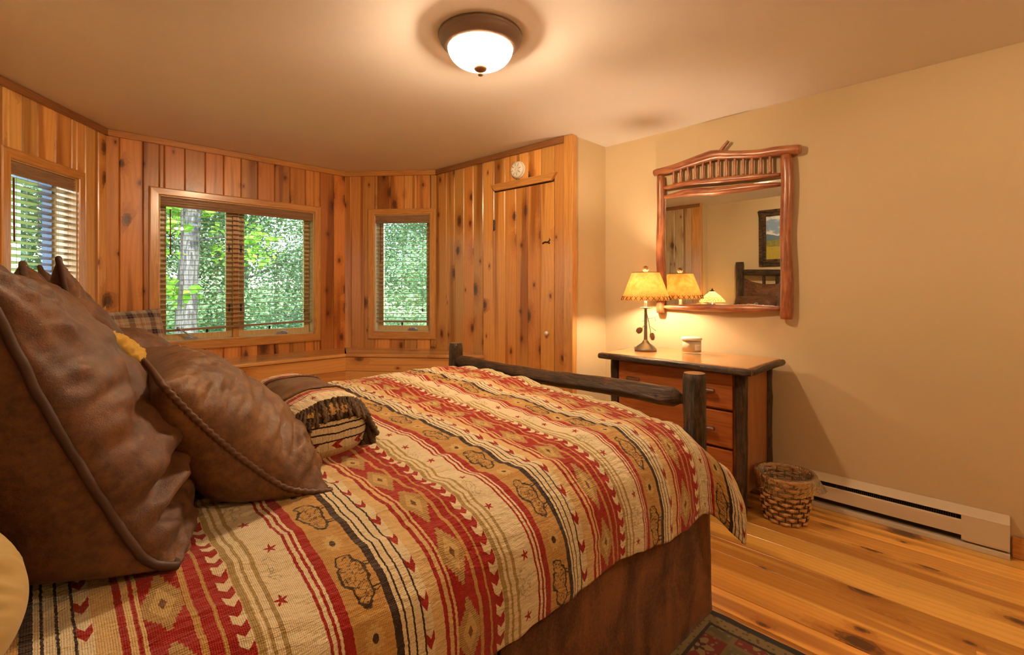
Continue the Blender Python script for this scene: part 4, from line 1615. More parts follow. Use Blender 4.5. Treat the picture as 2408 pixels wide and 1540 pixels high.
# ------------------------------------------------------------------ dresser
M_CHERRYY = mat_wood('cherry_across', (0.30, 0.085, 0.022), (0.47, 0.165, 0.046), 'Y', .3)
M_CHERRYZ = mat_wood('cherry_upright', (0.28, 0.095, 0.028), (0.40, 0.155, 0.050), 'Z', .32, scale=.6)
M_DTOP = mat_wood('dresser_top_wood', (0.42, 0.175, 0.048), (0.60, 0.29, 0.095), 'Y', .24, scale=.5, coat=.5)
DO = Vector((2.95, 1.39, 0))
dr = empty('dresser', DO, label='three-drawer cherry dresser with bark-covered log legs against the right wall', cat='dresser')


def drel(p): return tuple(Vector(p) - DO)


def dbox(name, a, b, mat, bev=.003, parent=dr, off=None):
    return box(name, drel(a), drel(b), mat, parent, bev)


YR, YL = .985, 1.79                      # leg lines
FXD, BXD = 2.742, 3.155
dbox('top_board', (2.675, .925, DTOP - .024), (3.205, 1.850, DTOP), M_DTOP, .004)


def dlog(name, p, q, r, mat, seed, seg=24, n=16, wob=.08, bend=.004):
    p, q = Vector(drel(p)), Vector(drel(q))
    pts, rad = [], []
    for i in range(seg + 1):
        tt = i / seg
        o = Vector((mnoise.noise((tt * 3, seed, 1)), mnoise.noise((tt * 3, seed, 4)), mnoise.noise((tt * 3, seed, 8)))) * bend
        pts.append(p.lerp(q, tt) + o)
        rad.append(r * (1 + .07 * mnoise.noise((tt * 9, seed, 3))) * (.88 if i in (0, seg) else 1))
    return tube(name, pts, rad, mat, dr, n, True, wob, seed, M_CUT)


dlog('edge_log', (2.668, .905, DTOP - .022), (2.668, 1.868, DTOP - .022), .020, M_BARKY, 1.1)
dlog('edge_log', (2.665, .912, DTOP - .020), (3.21, .912, DTOP - .020), .018, M_BARKX, 2.2)
dlog('edge_log', (2.665, 1.862, DTOP - .020), (3.21, 1.862, DTOP - .020), .018, M_BARKX, 2.9)
for k, (x, y) in enumerate(((FXD, YR), (FXD, YL), (BXD, YR), (BXD, YL))):
    dlog('leg', (x, y, 0), (x, y, DTOP - .026), .031, M_BARKZ, 5 + k)
dbox('side_panel', (FXD + .02, YR - .008, .115), (BXD - .02, YR + .010, DTOP - .024), M_CHERRYZ)
dbox('side_panel', (FXD + .02, YL - .010, .115), (BXD - .02, YL + .008, DTOP - .024), M_CHERRYZ)
dbox('back_panel', (BXD - .01, YR + .02, .115), (BXD, YL - .02, DTOP - .024), M_CHERRYZ)
dbox('face_frame', (FXD - .004, YR + .024, .115), (FXD + .012, YR + .045, DTOP - .024), M_CHERRYZ)
dbox('face_frame', (FXD - .004, YL - .045, .115), (FXD + .012, YL - .024, DTOP - .024), M_CHERRYZ)
dbox('apron', (FXD - .004, YR + .045, .115), (FXD + .012, YL - .045, .158), M_CHERRYY)
dbox('divider', (FXD, YR + .045, .575), (BXD - .02, YL - .045, .585), M_CHERRYY)
dbox('divider', (FXD, YR + .045, .362), (BXD - .02, YL - .045, .372), M_CHERRYY)
M_PEG = mat_cedar('peg_bark', 'Y', (0.06, 0.022, 0.010), (0.16, 0.06, 0.028))
for z0, z1 in ((.588, .785), (.375, .572), (.162, .359)):
    c = ((FXD - .006), (YR + YL) / 2, (z0 + z1) / 2)
    d = box('drawer', drel((FXD - .024, YR + .040, z0)), drel((FXD + .30, YL - .040, z1)), M_CHERRYY, dr, .005, 2)
    for yy in (1.155, 1.625):
        pc_ = Vector((FXD - .024 - .032, yy, (z0 + z1) / 2)) - DO - d.location
        pts = [pc_ + Vector((0, s * .045, .002 * math.sin(s * 3))) for s in np.linspace(-1, 1, 13)]
        hnd = tube('handle', pts, [.013 * (.8 if i in (0, 12) else 1) for i in range(13)], M_PEG, d, 12, True, .08, yy * 3 + z0)
        for s in (-.022, .022):
            tube('handle_post', [(0, s, 0), (.036, s, 0)], .005, M_PEG, hnd, 8)

# ------------------------------------------------------------------ candle
cd = empty('candle_jar', (3.02, 1.395, DTOP), label='white lidded candle jar with a small label on the dresser', cat='candle')
lathe('glass_jar', [(0, 0), (.058, 0), (.061, .004), (.061, .094), (.058, .094), (.058, .016), (0, .016)], mat_glass('jar_glass', (.98, .98, .96), 1.0), cd, (0, 0, 0), 44)
lathe('wax', [(0, .016), (.0575, .016), (.0575, .085), (0, .085)], plain('cream_wax', (0.78, 0.66, 0.50), .5), cd, (0, 0, 0), 40)
lathe('lid', [(0, .094), (.063, .094), (.064, .097), (.064, .106), (.061, .109), (0, .110)], plain('white_lid', (0.82, 0.74, 0.62), .45), cd, (0, 0, 0), 44)
fa = math.atan2(-.711, -.703) + .40
V, F = [], []
for k in range(9):
    a = fa - .45 + .9 * k / 8
    for z in (.030, .068):
        V.append((.0617 * math.cos(a), .0617 * math.sin(a), z))
lbl = obj('paper_label', V, grid_faces(9, 2), plain('label_paper', (0.86, 0.78, 0.66), .6), cd, smooth=True)
for nm, txt, sz, zz in (('label_print', 'CANDLE', 0, 0),):
    pass
M_INK = plain('grey_print', (0.42, 0.34, 0.27), .6)
for row, (zz, hh, n_, ww) in enumerate(((.052, .0055, 6, .046), (.044, .002, 9, .030), (.038, .002, 8, .026))):
    for k in range(n_):
        a = fa - ww * 5.5 + ww * 11 * (k + .5) / n_
        w2 = ww * 11 / n_ * .26
        V = [(.0620 * math.cos(a + q), .0620 * math.sin(a + q), zz + s * hh / 2) for q, s in ((-w2, -1), (w2, -1), (w2, 1), (-w2, 1))]
        obj('print_mark', V, [(0, 1, 2, 3)], M_INK, lbl)

# ------------------------------------------------------------------ rustic mirror
# local frame on the right wall: x along the wall (toward the camera side), -y into the room
MO = (.91, -.02, 1.60)
Mm = w_m.matrix_basis @ Matrix.Translation(MO)
mir = empty('wall_mirror', M=Mm, label='peeled-log framed mirror with spindle crest and forked top branch', cat='mirror')
M_CEDZ = mat_cedar('peeled_cedar_upright', 'Z')
M_CEDX = mat_cedar('peeled_cedar_cross', 'X')


def mrel(u, z, y=-.02): return (u - MO[0], y, z - MO[2])


def mlog(name, pts, rad, mat, seed, n=16, wob=.05, m=30, parent=mir):
    P, _ = crom([mrel(*p) for p in pts], m)
    r = np.interp(np.linspace(0, 1, m), np.linspace(0, 1, len(rad)), rad)
    r = r * np.array([1 + .05 * mnoise.noise((k * .25, seed, 2)) for k in range(m)])
    r[0] *= .86; r[-1] *= .86
    return tube(name, P, r, mat, parent, n, True, wob, seed, M_CUTC)


M_CUTC = mat_wood('cedar_cut_end', (0.34, 0.15, 0.06), (0.46, 0.22, 0.09), 'X', .4)
mlog('post', [(.500, 1.085), (.506, 1.30), (.497, 1.55), (.505, 1.80), (.502, 2.075)], [.031, .030, .027, .029, .028], M_CEDZ, 1.0)
mlog('post', [(1.322, 1.075), (1.326, 1.30), (1.318, 1.60), (1.328, 1.85), (1.322, 2.065)], [.036, .034, .032, .034, .033], M_CEDZ, 2.0)
tb = mlog('top_branch', [(.452, 2.106), (.60, 2.115), (.75, 2.135), (.88, 2.150), (1.0, 2.130), (1.15, 2.105), (1.28, 2.097), (1.398, 2.083)], [.026, .027, .029, .036, .027, .026, .029, .030], M_CEDX, 3.0, m=44)
off = tb.location
P, _ = crom([Vector(mrel(*p)) - off for p in ((.885, 2.150), (.925, 2.168), (.955, 2.198), (.982, 2.225))], 10)
tube('twig_fork', P, [.020, .016, .013, .013, .012, .012, .011, .011, .0105, .010], M_CEDX, tb, 10, True, .05, 3.3, M_CUTC)
u0r, u1r = .528, 1.290
mlog('rail', [(u0r, 1.985), (.72, 1.990), (.95, 1.975), (1.15, 1.962), (u1r, 1.952)], [.012, .021, .022, .021, .011], M_CEDX, 4.0, m=36)
mlog('rail', [(u0r, 1.918), (.72, 1.925), (.90, 1.908), (1.12, 1.902), (u1r, 1.893)], [.012, .027, .026, .024, .012], M_CEDX, 5.0, m=36)
mlog('rail', [(u0r, 1.128), (.75, 1.130), (.95, 1.128), (1.10, 1.132), (u1r, 1.137)], [.013, .023, .025, .027, .013], M_CEDX, 6.0, m=36)
for k in range(13):
    uu = .603 + (1.232 - .603) * k / 12
    zt = float(np.interp(uu, [.452, .60, .75, .88, 1.0, 1.15, 1.28, 1.398], [2.106, 2.115, 2.135, 2.150, 2.130, 2.105, 2.097, 2.083])) - .012
    zb = float(np.interp(uu, [.528, .72, .95, 1.15, 1.29], [1.985, 1.990, 1.975, 1.962, 1.952])) + .012
    tube('spindle', [mrel(uu + .004 * mnoise.noise((q * 3, k, 0)), zb + (zt - zb) * q) for q in np.linspace(0, 1, 8)], .0095, M_CEDZ, mir, 9, True, .10, 8 + k)
tm = T('mirror_silver')
gl_ = tm.n('ShaderNodeBsdfGlossy'); gl_.inputs['Roughness'].default_value = 0.0; gl_.inputs[0].default_value = (.90, .93, .90, 1)
M_MIRR = tm.surf(S(tm, gl_.outputs[0]))
gp = box('glass', mrel(.505, 1.130, -.012), mrel(1.315, 1.915, -.006), M_MIRR, mir, 0.0)
gp.rotation_euler = (math.radians(.55), 0, 0)
box('backing', mrel(.51, 1.125, .004), mrel(1.31, 1.93, .012), M_CUTC, mir, .001)

# ------------------------------------------------------------------ baseboard heater
HO = Vector((3.25, .60, 0))
ht = empty('baseboard_heater', M=w_m.matrix_basis @ Matrix.Translation((0, 0, 0)), label='long cream electric baseboard heater along the right wall', cat='heater')
M_HEAT = plain('cream_enamel', (0.66, 0.56, 0.42), .4)
M_HDARK = plain('heater_dark_slot', (0.045, 0.03, 0.02), .6)
H0, H1 = .99, 2.258                      # along the wall


def hprof(name, pts, x0, x1, mat):
    n = len(pts)
    V = [(x0, y, z) for y, z in pts] + [(x1, y, z) for y, z in pts]
    F = [(k, (k + 1) % n, n + (k + 1) % n, n + k) for k in range(n)] + [tuple(range(n))[::-1], tuple(range(n, 2 * n))]
    ob = obj(name, V, F, mat, ht); fix_normals(ob.data)
    return ob


hprof('back_plate', [(-.001, .004), (-.008, .004), (-.008, .188), (-.001, .188)], H0, H1, M_HDARK)
hprof('top_cover', [(-.001, .184), (-.001, .190), (-.010, .190), (-.052, .165), (-.056, .160), (-.056, .157), (-.050, .160), (-.010, .182)], H0, H1, M_HEAT)
hprof('front_panel', [(-.056, .060), (-.056, .128), (-.052, .133), (-.047, .133), (-.050, .128), (-.050, .062)], H0, H1 - .165, M_HEAT)
hprof('base_strip', [(-.001, 0), (-.058, 0), (-.060, .004), (-.058, .022), (-.052, .026), (-.008, .026)], H0, H1, M_HEAT)
hprof('end_box', [(-.001, .026), (-.054, .036), (-.056, .045), (-.056, .156), (-.010, .182), (-.001, .182)], H1 - .165, H1, M_HEAT)
for k in range(int((H1 - .17 - H0) / .012)):
    pass
M_FIN_ = plain('aluminium_fin', (0.25, 0.2, 0.15), .45, metal=.6)
V, F = [], []
for k in range(int((H1 - .18 - H0) / .009)):
    x = H0 + .01 + k * .009
    a, b = box_data((x, -.044, .055), (x + .0012, -.012, .145))
    V, F = join((V, F), (a, b)) if k == 0 else (V + a, F + [tuple(i + len(V) for i in q) for q in b])
fo = obj('heating_fins', V, F, M_FIN_, ht); fo['kind'] = 'stuff'

# ------------------------------------------------------------------ smoke detector
sd = empty('smoke_detector', M=w_d.matrix_basis @ Matrix.Translation((1.056, -.012, 2.222)) @ Matrix.Rotation(math.pi / 2, 4, 'X'), label='round white smoke detector on the pine wall above the closet door', cat='smoke detector')
lathe('base_ring', [(0, 0), (.068, 0), (.070, .004), (.070, .014), (.066, .016), (0, .016)], M_WHITE, sd, (0, 0, 0), 48)
lathe('cover', [(.064, .016), (.066, .022), (.062, .034), (.050, .040), (.022, .041), (.020, .038), (.010, .038), (0, .039)], M_WHITE, sd, (0, 0, 0), 48)
M_VENT = plain('vent_grey', (0.20, 0.15, 0.11), .6)
vm = bev_mesh('vent_slot', (.028, -.0022, .0385), (.052, .0022, .0415), M_VENT, .0008)
for k in range(8):
    put(bpy.data.objects.new('vent_slot', vm), sd, M=Matrix.Rotation(k * math.pi / 4 + .2, 4, 'Z'))
lathe('test_button', [(0, .037), (.012, .037), (.012, .042), (.010, .0435), (0, .0435)], plain('button_cream', (.7, .62, .5), .5), sd, (.0, .0, 0), 20)

# ------------------------------------------------------------------ woven waste basket
BKX, BKY = 2.905, .815
bk = empty('waste_basket', (BKX, BKY, 0), label='woven wicker waste basket with a clear plastic liner beside the dresser', cat='basket')
M_WICK = mat_wood('wicker_tan', (0.56, 0.29, 0.10), (0.76, 0.46, 0.19), 'Z', .42)
M_WICKD = plain('wicker_dark', (0.13, 0.055, 0.022), .6)
BH, RB, RT = .245, .102, .140
NST = 22
for k in range(NST):
    a = 2 * math.pi * k / NST
    tube('stake', [(RB * math.cos(a), RB * math.sin(a), .004), ((RB + RT) / 2 * math.cos(a), (RB + RT) / 2 * math.sin(a), BH / 2), (RT * math.cos(a), RT * math.sin(a), BH)], .0026, M_WICKD, bk, 6)
# flat weavers that bulge between the stakes, alternating row by row
rows = 9
for k in range(rows):
    z = .014 + (BH - .03) * k / (rows - 1)
    R = RB + (RT - RB) * z / BH
    pts_o, hh = [], .0095
    V, F = [], []
    n = NST * 8
    for i in range(n):
        a = 2 * math.pi * i / n
        ph = math.cos(NST / 2 * a + math.pi * (k % 2))
        r = R + .0055 * ph
        h2 = hh * (.55 + .45 * max(0.0, ph))
        for rr_, zz in ((r + .0016, z - h2), (r + .003, z), (r + .0016, z + h2), (r - .0016, z + h2), (r - .0016, z - h2)):
            V.append((rr_ * math.cos(a), rr_ * math.sin(a), zz))
    F = grid_faces(n, 5, close_u=True, close_v=True)
    obj('weaver', V, F, M_WICK, bk, smooth=True)
    # dark cross strands between the bands
    if k < rows - 1:
        z2 = z + (BH - .03) / (rows - 1) / 2
        R2 = RB + (RT - RB) * z2 / BH
        pth = [((R2 + .004 * math.cos(NST * a + k)) * math.cos(a), (R2 + .004 * math.cos(NST * a + k)) * math.sin(a), z2 + .004 * math.sin(NST * a * .5)) for a in np.linspace(0, 2 * math.pi, NST * 6 + 1)]
        tube('strand', pth, .0022, M_WICKD, bk, 5, False)
lathe('bottom', [(0, .003), (RB, .003), (RB, .009), (0, .009)], M_WICK, bk, (0, 0, 0), 40)
for k, (dr_, dz_) in enumerate(((0, .0), (.004, .007), (-.004, .006))):
    pth = [((RT + dr_ + .002 * math.sin(14 * a + k * 2)) * math.cos(a), (RT + dr_ + .002 * math.sin(14 * a + k * 2)) * math.sin(a), BH - .004 + dz_ + .002 * math.cos(14 * a + k * 2)) for a in np.linspace(0, 2 * math.pi, 121)]
    tube('rim', pth, .0052, M_WICK, bk, 8, False)
ah = -1.05
tube('handle', [((RT + .006) * math.cos(a), (RT + .006) * math.sin(a), BH + .006) for a in np.linspace(ah - .24, ah + .24, 9)], .0078, mat_cedar('handle_brown', 'X', (.14, .05, .02), (.26, .10, .04)), bk, 10)
t = T('clear_liner')
tp_ = t.n('ShaderNodeBsdfTransparent'); tp_.inputs[0].default_value = (.97, .95, .92, 1)
gl_ = t.n('ShaderNodeBsdfGlossy'); gl_.inputs['Roughness'].default_value = .16
df_ = t.n('ShaderNodeBsdfTranslucent'); df_.inputs[0].default_value = (.9, .85, .78, 1)
n_ = t.noise(t.coord('Object'), 28.0, 3.0, .6, 1.2)
bp = t.bump(n_, .8, .02)
t.put(gl_.inputs['Normal'], bp)
m1 = t.mixsh(.24, S(t, tp_.outputs[0]), S(t, df_.outputs[0]))
fr_ = t.n('ShaderNodeFresnel'); fr_.inputs['IOR'].default_value = 1.35; t.put(fr_.inputs['Normal'], bp)
M_LINER = t.surf(t.mixsh(t.m('MULTIPLY', S(t, fr_.outputs[0]), 1.5, clamp=True), m1, S(t, gl_.outputs[0])))
V, F = [], []
NA_, NZ_ = 90, 16
for i in range(NA_):
    a = 2 * math.pi * i / NA_
    fold = .35 + .65 * abs(mnoise.noise((math.cos(a) * 2.2, math.sin(a) * 2.2, 4.0))) * 1.6
    dirn = math.cos(a - (-.95))
    skirt_l = .075 + .035 * mnoise.noise((math.cos(a) * 1.5, math.sin(a) * 1.5, 1.0))
    prof_ = []
    for k in range(NZ_):
        q = k / (NZ_ - 1)
        if q < .35:
            r = RT - .014 - .03 * (1 - q / .35); z = BH - .12 * (1 - q / .35)
        elif q < .5:
            w = (q - .35) / .15 * math.pi
            r = RT - .014 + .014 * (1 - math.cos(w)); z = BH + .012 * math.sin(w) + .006
        else:
            w = (q - .5) / .5
            r = RT + .014 + .012 * w * fold + .045 * w * max(0, dirn) ** 8; z = BH + .004 - skirt_l * w
            r -= .018 * w * (1 - max(0, dirn) ** 8)
        r += .004 * mnoise.noise((math.cos(a) * 6, math.sin(a) * 6, q * 5))
        V.append((r * math.cos(a), r * math.sin(a), z))
F = grid_faces(NA_, NZ_, close_u=True)
obj('plastic_liner', V, F, M_LINER, bk, smooth=True)

# ------------------------------------------------------------------ rug
t = T('oriental_rug')
x, y, _z = t.sep(t.coord('Object'))
RW, RD = .80, .50                     # half sizes
ex = RW - t.abs(x)
ey = RD - t.abs(y)
e = t.mn(ex, ey)
wb = (t.noise(t.coord('Object'), 120.0, 2.0) - .5) * .006
e = e + wb
c = t.rgb((0.20, 0.165, 0.075))
fl1 = t.noise(t.coord('Object'), 26.0, 3.0, .6, .8)
# square tiles with floral motifs
s_ = .165
qx = (t.fract((x + .01) / s_) - .5) * s_
qy = (t.fract((y + .02) / s_) - .5) * s_
chk = t.fract((t.floor((x + .01) / s_) + t.floor((y + .02) / s_)) * .5) * 2.0
c = t.mix(chk, (0.22, 0.19, 0.085), (0.34, 0.03, 0.025))
rr2 = t.sqrt(qx * qx + qy * qy)
thq = t.m('ARCTAN2', qy, qx)
pet = t.sin(thq * 6.0) * .012
c = t.mix(t.ss(rr2 + pet, .046, .042), c, (0.52, 0.37, 0.16))
c = t.mix(t.ss(rr2 - pet * .6, .026, .023), c, (0.09, 0.016, 0.016))
c = t.mix(t.ss(rr2, .010, .008), c, (0.55, 0.40, 0.2))
vx, vc = t.voro(t.vec(x, y), 34.0)
c = t.mix(t.ss(vx, .20, .14) * .8, c, (0.50, 0.35, 0.16))
gr = t.mx(t.abs(qx), t.abs(qy))
c = t.mix(t.ss(gr, .074, .076), c, (0.33, 0.235, 0.10))
# border bands
bd = t.ss(e, .098, .094)
c = t.mix(bd, c, (0.42, 0.31, 0.135))
vb, _c2 = t.voro(t.vec(x, y), 44.0)
c = t.mix(bd * t.ss(vb, .24, .18) * .7, c, (0.10, 0.05, 0.025))
c = t.mix(t.ss(t.abs(e - .096), .007, .005), c, (0.03, 0.018, 0.014))
c = t.mix(t.ss(e, .046, .042), c, (0.018, 0.018, 0.022))
pile = t.noise(t.coord('Object'), 700.0, 2.0, .7)
c = t.mix(pile * .45, c, t.mix(1.0, c, (.4, .38, .35), 'MULTIPLY'))
M_RUG = t.surf(t.bsdf(c, .95, t.bump(pile + fl1 * .4, .9, .006), spec=.08, sheen=.25))
V = []
NX_, NY_ = 120, 80
for i in range(NX_):
    for j in range(NY_):
        xx, yy = -RW + 2 * RW * i / (NX_ - 1), -RD + 2 * RD * j / (NY_ - 1)
        z = .012 + .0015 * mnoise.noise((xx * 9, yy * 9, 1))
        ed = min(RW - abs(xx), RD - abs(yy))
        if ed < 1e-6: z = .001
        elif ed < .02: z *= .9
        V.append((xx + .003 * mnoise.noise((yy * 12, 5, 0)), yy + .003 * mnoise.noise((xx * 12, 9, 0)), z))
rug = obj('area_rug', V, grid_faces(NX_, NY_), M_RUG, None, (1.072, .345, 0), smooth=True)
meta(rug, 'oriental area rug with black border and floral squares beside the bed', 'rug')

# ------------------------------------------------------------------ head-of-bed corner seen in the mirror
t = T('landscape_painting')
x, y, z = t.sep(t.coord('Object'))
zz = z / .58 + .5
n = t.noise(t.vec(x * 3.0, 0.0, z * 5.0), 2.0, 4.0, .6)
sky = t.mix(t.ss(n, .45, .62), (0.20, 0.34, 0.55), (0.72, 0.74, 0.74))
hill = t.noise(t.vec(x * 4.0, 3.0, 0.0), 1.0, 3.0) * .22 + .45
c = t.mix(zz < hill, sky, (0.10, 0.18, 0.26))
tree = t.noise(t.vec(x * 16.0, 8.0, 0.0), 1.0, 3.0) * .28 + .30
c = t.mix(zz < tree, c, t.mix(t.noise(t.vec(x, y, z), 30.0, 3.0), (0.03, 0.10, 0.03), (0.42, 0.34, 0.05)))
c = t.mix(zz < .30, c, t.mix(t.noise(t.vec(x, y, z * 3.0), 60.0, 3.0), (0.22, 0.20, 0.02), (0.62, 0.45, 0.05)))
M_ART = t.surf(t.bsdf(c, .6))
Mp = w_h.matrix_basis @ Matrix.Translation((1.6 + 1.80, -.022, 1.865))
pic = empty('framed_picture', M=Mp, label='twig-framed landscape painting above the headboard, reflected in the mirror', cat='picture')
box('canvas', (-.36, .002, -.30), (.36, .010, .30), M_ART, pic, .001)
M_TWF = mat_bark('twig_frame_bark', (0.09, 0.05, 0.025), (0.2, 0.1, 0.04), .6, 'X')
for a, b in (((-.43, -.012, -.37), (-.34, .018, .37)), ((.34, -.012, -.37), (.43, .018, .37)), ((-.34, -.012, .28), (.34, .018, .37)), ((-.34, -.012, -.37), (.34, .018, -.28))):
    box('frame_board', a, b, M_TWF, pic, .004)
for k, (p, q) in enumerate((((-.42, -.02, -.36), (-.36, -.02, .36)), ((-.36, -.02, -.36), (-.42, -.02, .30)), ((.36, -.02, -.36), (.42, -.02, .36)), ((-.40, -.02, .30), (.40, -.02, .35)), ((-.40, -.02, -.35), (.40, -.02, -.31)))):
    tube('twig', [tuple(Vector(p).lerp(Vector(q), s) + Vector((.02 * math.sin(s * 5 + k), 0, .01 * math.sin(s * 6)))) for s in np.linspace(0, 1, 12)], .007, M_BARKX, pic, 7)

ns = empty('nightstand', (-.17, 2.755, 0), label='pale painted nightstand in the corner beyond the bed', cat='nightstand')
M_NS = plain('pale_paint', (0.72, 0.62, 0.46), .5)
box('top', (-.22, -.165, .665), (.20, .165, .69), M_NS, ns, .004)
box('body', (-.20, -.15, .30), (.18, .15, .664), M_NS, ns, .003)
for z in (.34, .50):
    d = box('drawer', (.175, -.135, z), (.195, .135, z + .145), M_NS, ns, .003)
    lathe('knob', [(0, 0), (.006, 0), (.006, .01), (.013, .015), (.010, .024), (0, .026)], M_DARKMETAL, d, (.01, 0, 0), 14, rot=(0, math.pi / 2, 0))
for sx in (-.18, .16):
    for sy in (-.13, .13):
        box('leg', (sx - .018, sy - .018, 0), (sx + .018, sy + .018, .30), M_NS, ns, .003)

gl2 = empty('glass_lamp', (-.13, 2.745, .69), label='small stained-glass lamp glowing on the nightstand, seen in the mirror', cat='lamp')
lathe('base', [(0, 0), (.06, 0), (.062, .008), (.05, .016), (.02, .022), (0, .022)], M_DARKMETAL, gl2, (0, 0, 0), 28)
for k in range(4):
    a = k * math.pi / 2 + .4
    tube('column', [(.028 * math.cos(a), .028 * math.sin(a), .02), (.028 * math.cos(a), .028 * math.sin(a), .30)], .005, M_DARKMETAL, gl2, 8)
lathe('column_cap', [(0, .295), (.04, .295), (.04, .305), (.01, .31), (.008, .50), (0, .50)], M_DARKMETAL, gl2, (0, 0, 0), 20)
t = T('amber_stained_glass')
x, y, z = t.sep(t.coord('Object'))
ve, _ = t.voro(t.vec(t.m('ARCTAN2', y, x) * 6.0, z * 38.0), 1.0, 'DISTANCE_TO_EDGE')
ld = t.ss(ve, .05, .09)
nn = t.noise(t.coord('Object'), 30.0, 2.0)
cc = t.mix(nn, (0.55, 0.27, 0.05), (0.7, 0.55, 0.24))
tl2 = t.n('ShaderNodeBsdfTranslucent'); t.put(tl2.inputs[0], cc)
dk = t.n('ShaderNodeBsdfDiffuse'); t.put(dk.inputs[0], (.02, .015, .01))
M_STAIN = t.surf(t.mixsh(ld, S(t, dk.outputs[0]), S(t, tl2.outputs[0])))
V, F = lathe_data([(.180, .335), (.178, .350), (.10, .425), (.028, .480)], 8)
obj('shade', V, F, M_STAIN, gl2)
lathe('cap', [(.03, .478), (.034, .482), (.02, .492), (.008, .497), (.012, .505), (.006, .515), (0, .518)], M_DARKMETAL, gl2, (0, 0, 0), 20)
bulb(gl2, (0, 0, .40), .024, NIGHT_LAMP_W)
# ------------------------------------------------------------------ the woods outside
M_GRASS = T('meadow_grass')
t = M_GRASS
n1 = t.noise(t.coord('Object'), 1.2, 4.0, .6)
n2 = t.noise(t.coord('Object'), 9.0, 3.0)
M_GRASS = t.surf(t.bsdf(t.mix(n1 * .6 + n2 * .4, (0.09, 0.16, 0.03), (0.30, 0.40, 0.10)), .9))
V = []
for i in range(40):
    for j in range(40):
        x, y = -32 + 68 * i / 39, 5.2 + 45 * j / 39
        V.append((x, y, -.9 + .5 * mnoise.noise((x * .12, y * .12, 0)) + .05 * (y - 5)))
g = obj('meadow_ground', V, grid_faces(40, 40), M_GRASS, None, smooth=True)
meta(g, 'sunlit grassy ground outside the bay windows', 'grass', kind='stuff')


def mat_leaf(name, c1, c2):
    t = T(name)
    gi = t.n('ShaderNodeNewGeometry')
    rnd = S(t, gi.outputs['Random Per Island'])
    c = t.mix(rnd, c1, c2)
    d = t.n('ShaderNodeBsdfDiffuse'); t.put(d.inputs[0], c)
    l = t.n('ShaderNodeBsdfTranslucent'); t.put(l.inputs[0], t.mix(.4, c, (0.35, 0.5, 0.06)))
    return t.surf(t.mixsh(.45, S(t, d.outputs[0]), S(t, l.outputs[0])))


LEAVES = [mat_leaf('maple_leaf', (0.10, 0.26, 0.03), (0.30, 0.50, 0.08)), mat_leaf('birch_leaf', (0.09, 0.17, 0.09), (0.30, 0.40, 0.26)), mat_leaf('pine_needle', (0.06, 0.13, 0.09), (0.28, 0.38, 0.27))]
M_TRUNK = mat_bark('grey_tree_bark', (0.060, 0.054, 0.052), (0.11, 0.10, 0.095), .9, sc=.22)


def leaf_cloud(centers, n, size, rs, flat=.5):
    """diamond leaves scattered round cluster centres"""
    r = np.random.default_rng(rs)
    ci = r.integers(0, len(centers), n)
    C = np.array([c[:3] for c in centers])[ci]
    R = np.array([c[3] for c in centers])[ci]
    d = r.normal(size=(n, 3)); d /= np.linalg.norm(d, axis=1)[:, None]
    P = C + d * (R * r.random(n) ** .45)[:, None] * np.array([1, 1, .75])
    ax = r.normal(size=(n, 3)); ax[:, 2] *= flat; ax /= np.linalg.norm(ax, axis=1)[:, None]
    b = np.cross(ax, r.normal(size=(n, 3))); b /= np.linalg.norm(b, axis=1)[:, None]
    s = (size * (.6 + .8 * r.random(n)))[:, None]
    nrm = np.cross(ax, b)
    V = np.stack([P - ax * s * .5, P + b * s * .32 + nrm * s * .08, P + ax * s * .5, P - b * s * .32 + nrm * s * .08], 1).reshape(-1, 3)
    F = np.arange(4 * n).reshape(-1, 4)
    return V, F


def tree(name, label, base, height, r0, lean_, crown, n, size, leaf, seed, group='trees in the woods outside the windows'):
    bx_, by_ = base
    gz = -1.1
    root = empty(name, (bx_, by_, gz), label=label, cat='tree', group=group)
    rs = np.random.default_rng(seed)
    top = np.array([lean_[0], lean_[1], height])
    pts = [np.array([0, 0, 0.]) + top * s + np.array([.06 * math.sin(s * 5 + seed), .06 * math.cos(s * 4), 0]) * min(1, s * 4) for s in np.linspace(0, 1, 18)]
    tube('trunk', pts, [r0 * (1.15 - .8 * s) for s in np.linspace(0, 1, 18)], M_TRUNK, root, 14, True, .10, seed, wfreq=3.0)
    centers = []
    for k in range(crown['k']):
        s = rs.uniform(crown['lo'], 1.0)
        p = top * s
        a = rs.uniform(0, 2 * math.pi)
        R = crown['r'] * (1.05 - .55 * (s - crown['lo']) / (1 - crown['lo'] + 1e-6)) if crown.get('cone') else crown['r']
        q = p + np.array([math.cos(a), math.sin(a), rs.uniform(-.15, .35)]) * R * rs.uniform(.45, 1.0)
        mid = (p + q) / 2 + np.array([0, 0, .12])
        if k < 22:
            tube('branch', [p, mid, q], [r0 * .16, r0 * .10, r0 * .03], M_TRUNK, root, 6)
        centers.append((*q, crown['cr'] * rs.uniform(.7, 1.3)))
    V, F = leaf_cloud(centers, n, size, seed)
    me = bpy.data.meshes.new('foliage')
    me.from_pydata(V.tolist(), [], F.tolist())
    me.materials.append(leaf)
    fo = put(bpy.data.objects.new('foliage', me), root)
    fo['kind'] = 'stuff'
    return root


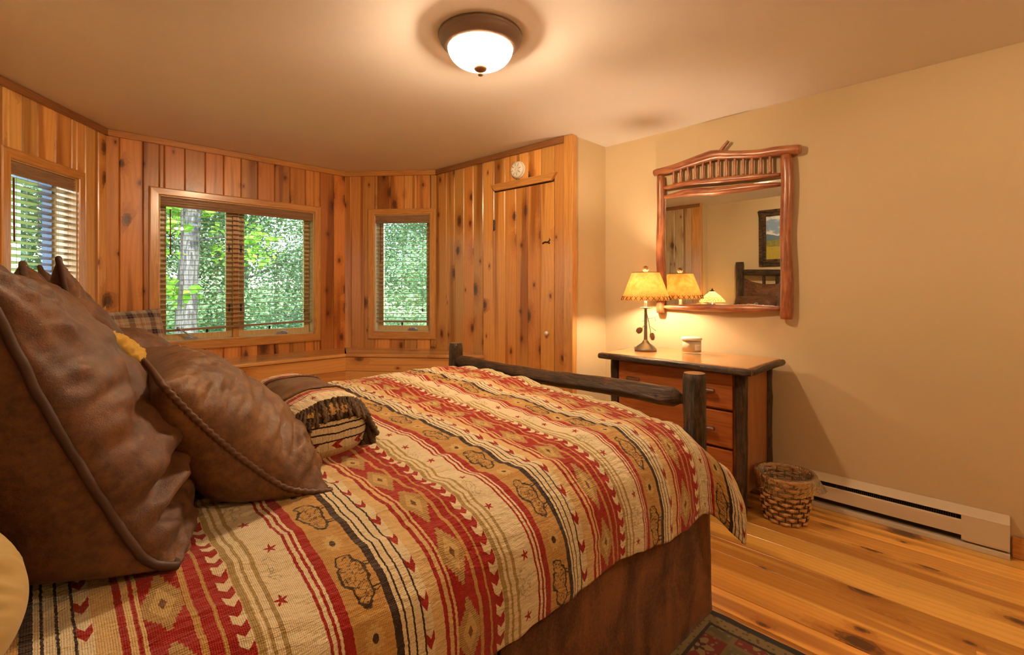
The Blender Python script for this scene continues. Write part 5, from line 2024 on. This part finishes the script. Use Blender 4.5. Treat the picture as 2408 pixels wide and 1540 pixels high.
tree('maple_tree', 'maple with a thick grey trunk just outside the double window', (1.56, 8.7), 8.6, .150, (.55, .5), dict(k=26, lo=.36, r=1.15, cr=.5), 9000, .09, LEAVES[0], 3)
tree('maple_sapling', 'young maple with broad bright leaves close to the double window', (.95, 6.6), 3.6, .035, (.25, .1), dict(k=9, lo=.62, r=.42, cr=.20), 260, .13, LEAVES[0], 11)
specs = [(-3.6, 10.5, 10, .16, 1, 0), (-.6, 12.5, 11, .18, 1, 0), (1.0, 14.5, 12, .2, 2, 1), (3.2, 12.2, 11, .17, 1, 0), (5.6, 10.5, 11, .2, 2, 1), (6.9, 8.0, 10, .16, 1, 0), (8.2, 10.8, 12, .2, 2, 1),
         (-6.2, 9.0, 10, .17, 1, 0), (-5.2, 13.5, 12, .2, 2, 1), (3.2, 17.0, 13, .2, 1, 0), (8.0, 16.0, 13, .2, 1, 0), (-2.2, 17.5, 13, .2, 1, 0), (5.6, 20.0, 14, .2, 2, 0), (.8, 21.0, 14, .2, 1, 0), (11.5, 14.0, 13, .2, 1, 0), (-7.0, 17.5, 14, .2, 1, 0)]
names = ['leafy birch left of the thick maple', 'tall leafy tree straight behind the thick maple', 'dark evergreen behind the birches in the double window', 'leafy tree behind the right pane of the double window', 'evergreen filling the left of the narrow right window',
         'leafy tree nearest the narrow right window', 'far evergreen on the right of the narrow window', 'leafy tree outside the left bay window', 'evergreen behind the left bay window', 'distant leafy tree between the two window sashes', 'most distant leafy tree at the right', 'distant leafy tree at the far left', 'pale tree at the back of the woods behind the right pane', 'pale tree at the back of the woods behind the left pane', 'leafy tree at the far right of the woods', 'leafy tree at the far left of the woods']
for k, (x, y, h, r, lf, cone) in enumerate(specs):
    tree('evergreen_tree' if cone else 'leafy_tree', names[k], (x, y), h, r, (random.uniform(-.4, .4), random.uniform(-.3, .3)),
         dict(k=95, lo=.06, r=2.3 if not cone else 2.5, cr=.85, cone=bool(cone)), (46000 if y < 13 else 30000), (.075 if lf == 1 else .065) * (1 if y < 13 else 1.5), LEAVES[lf], 30 + k)
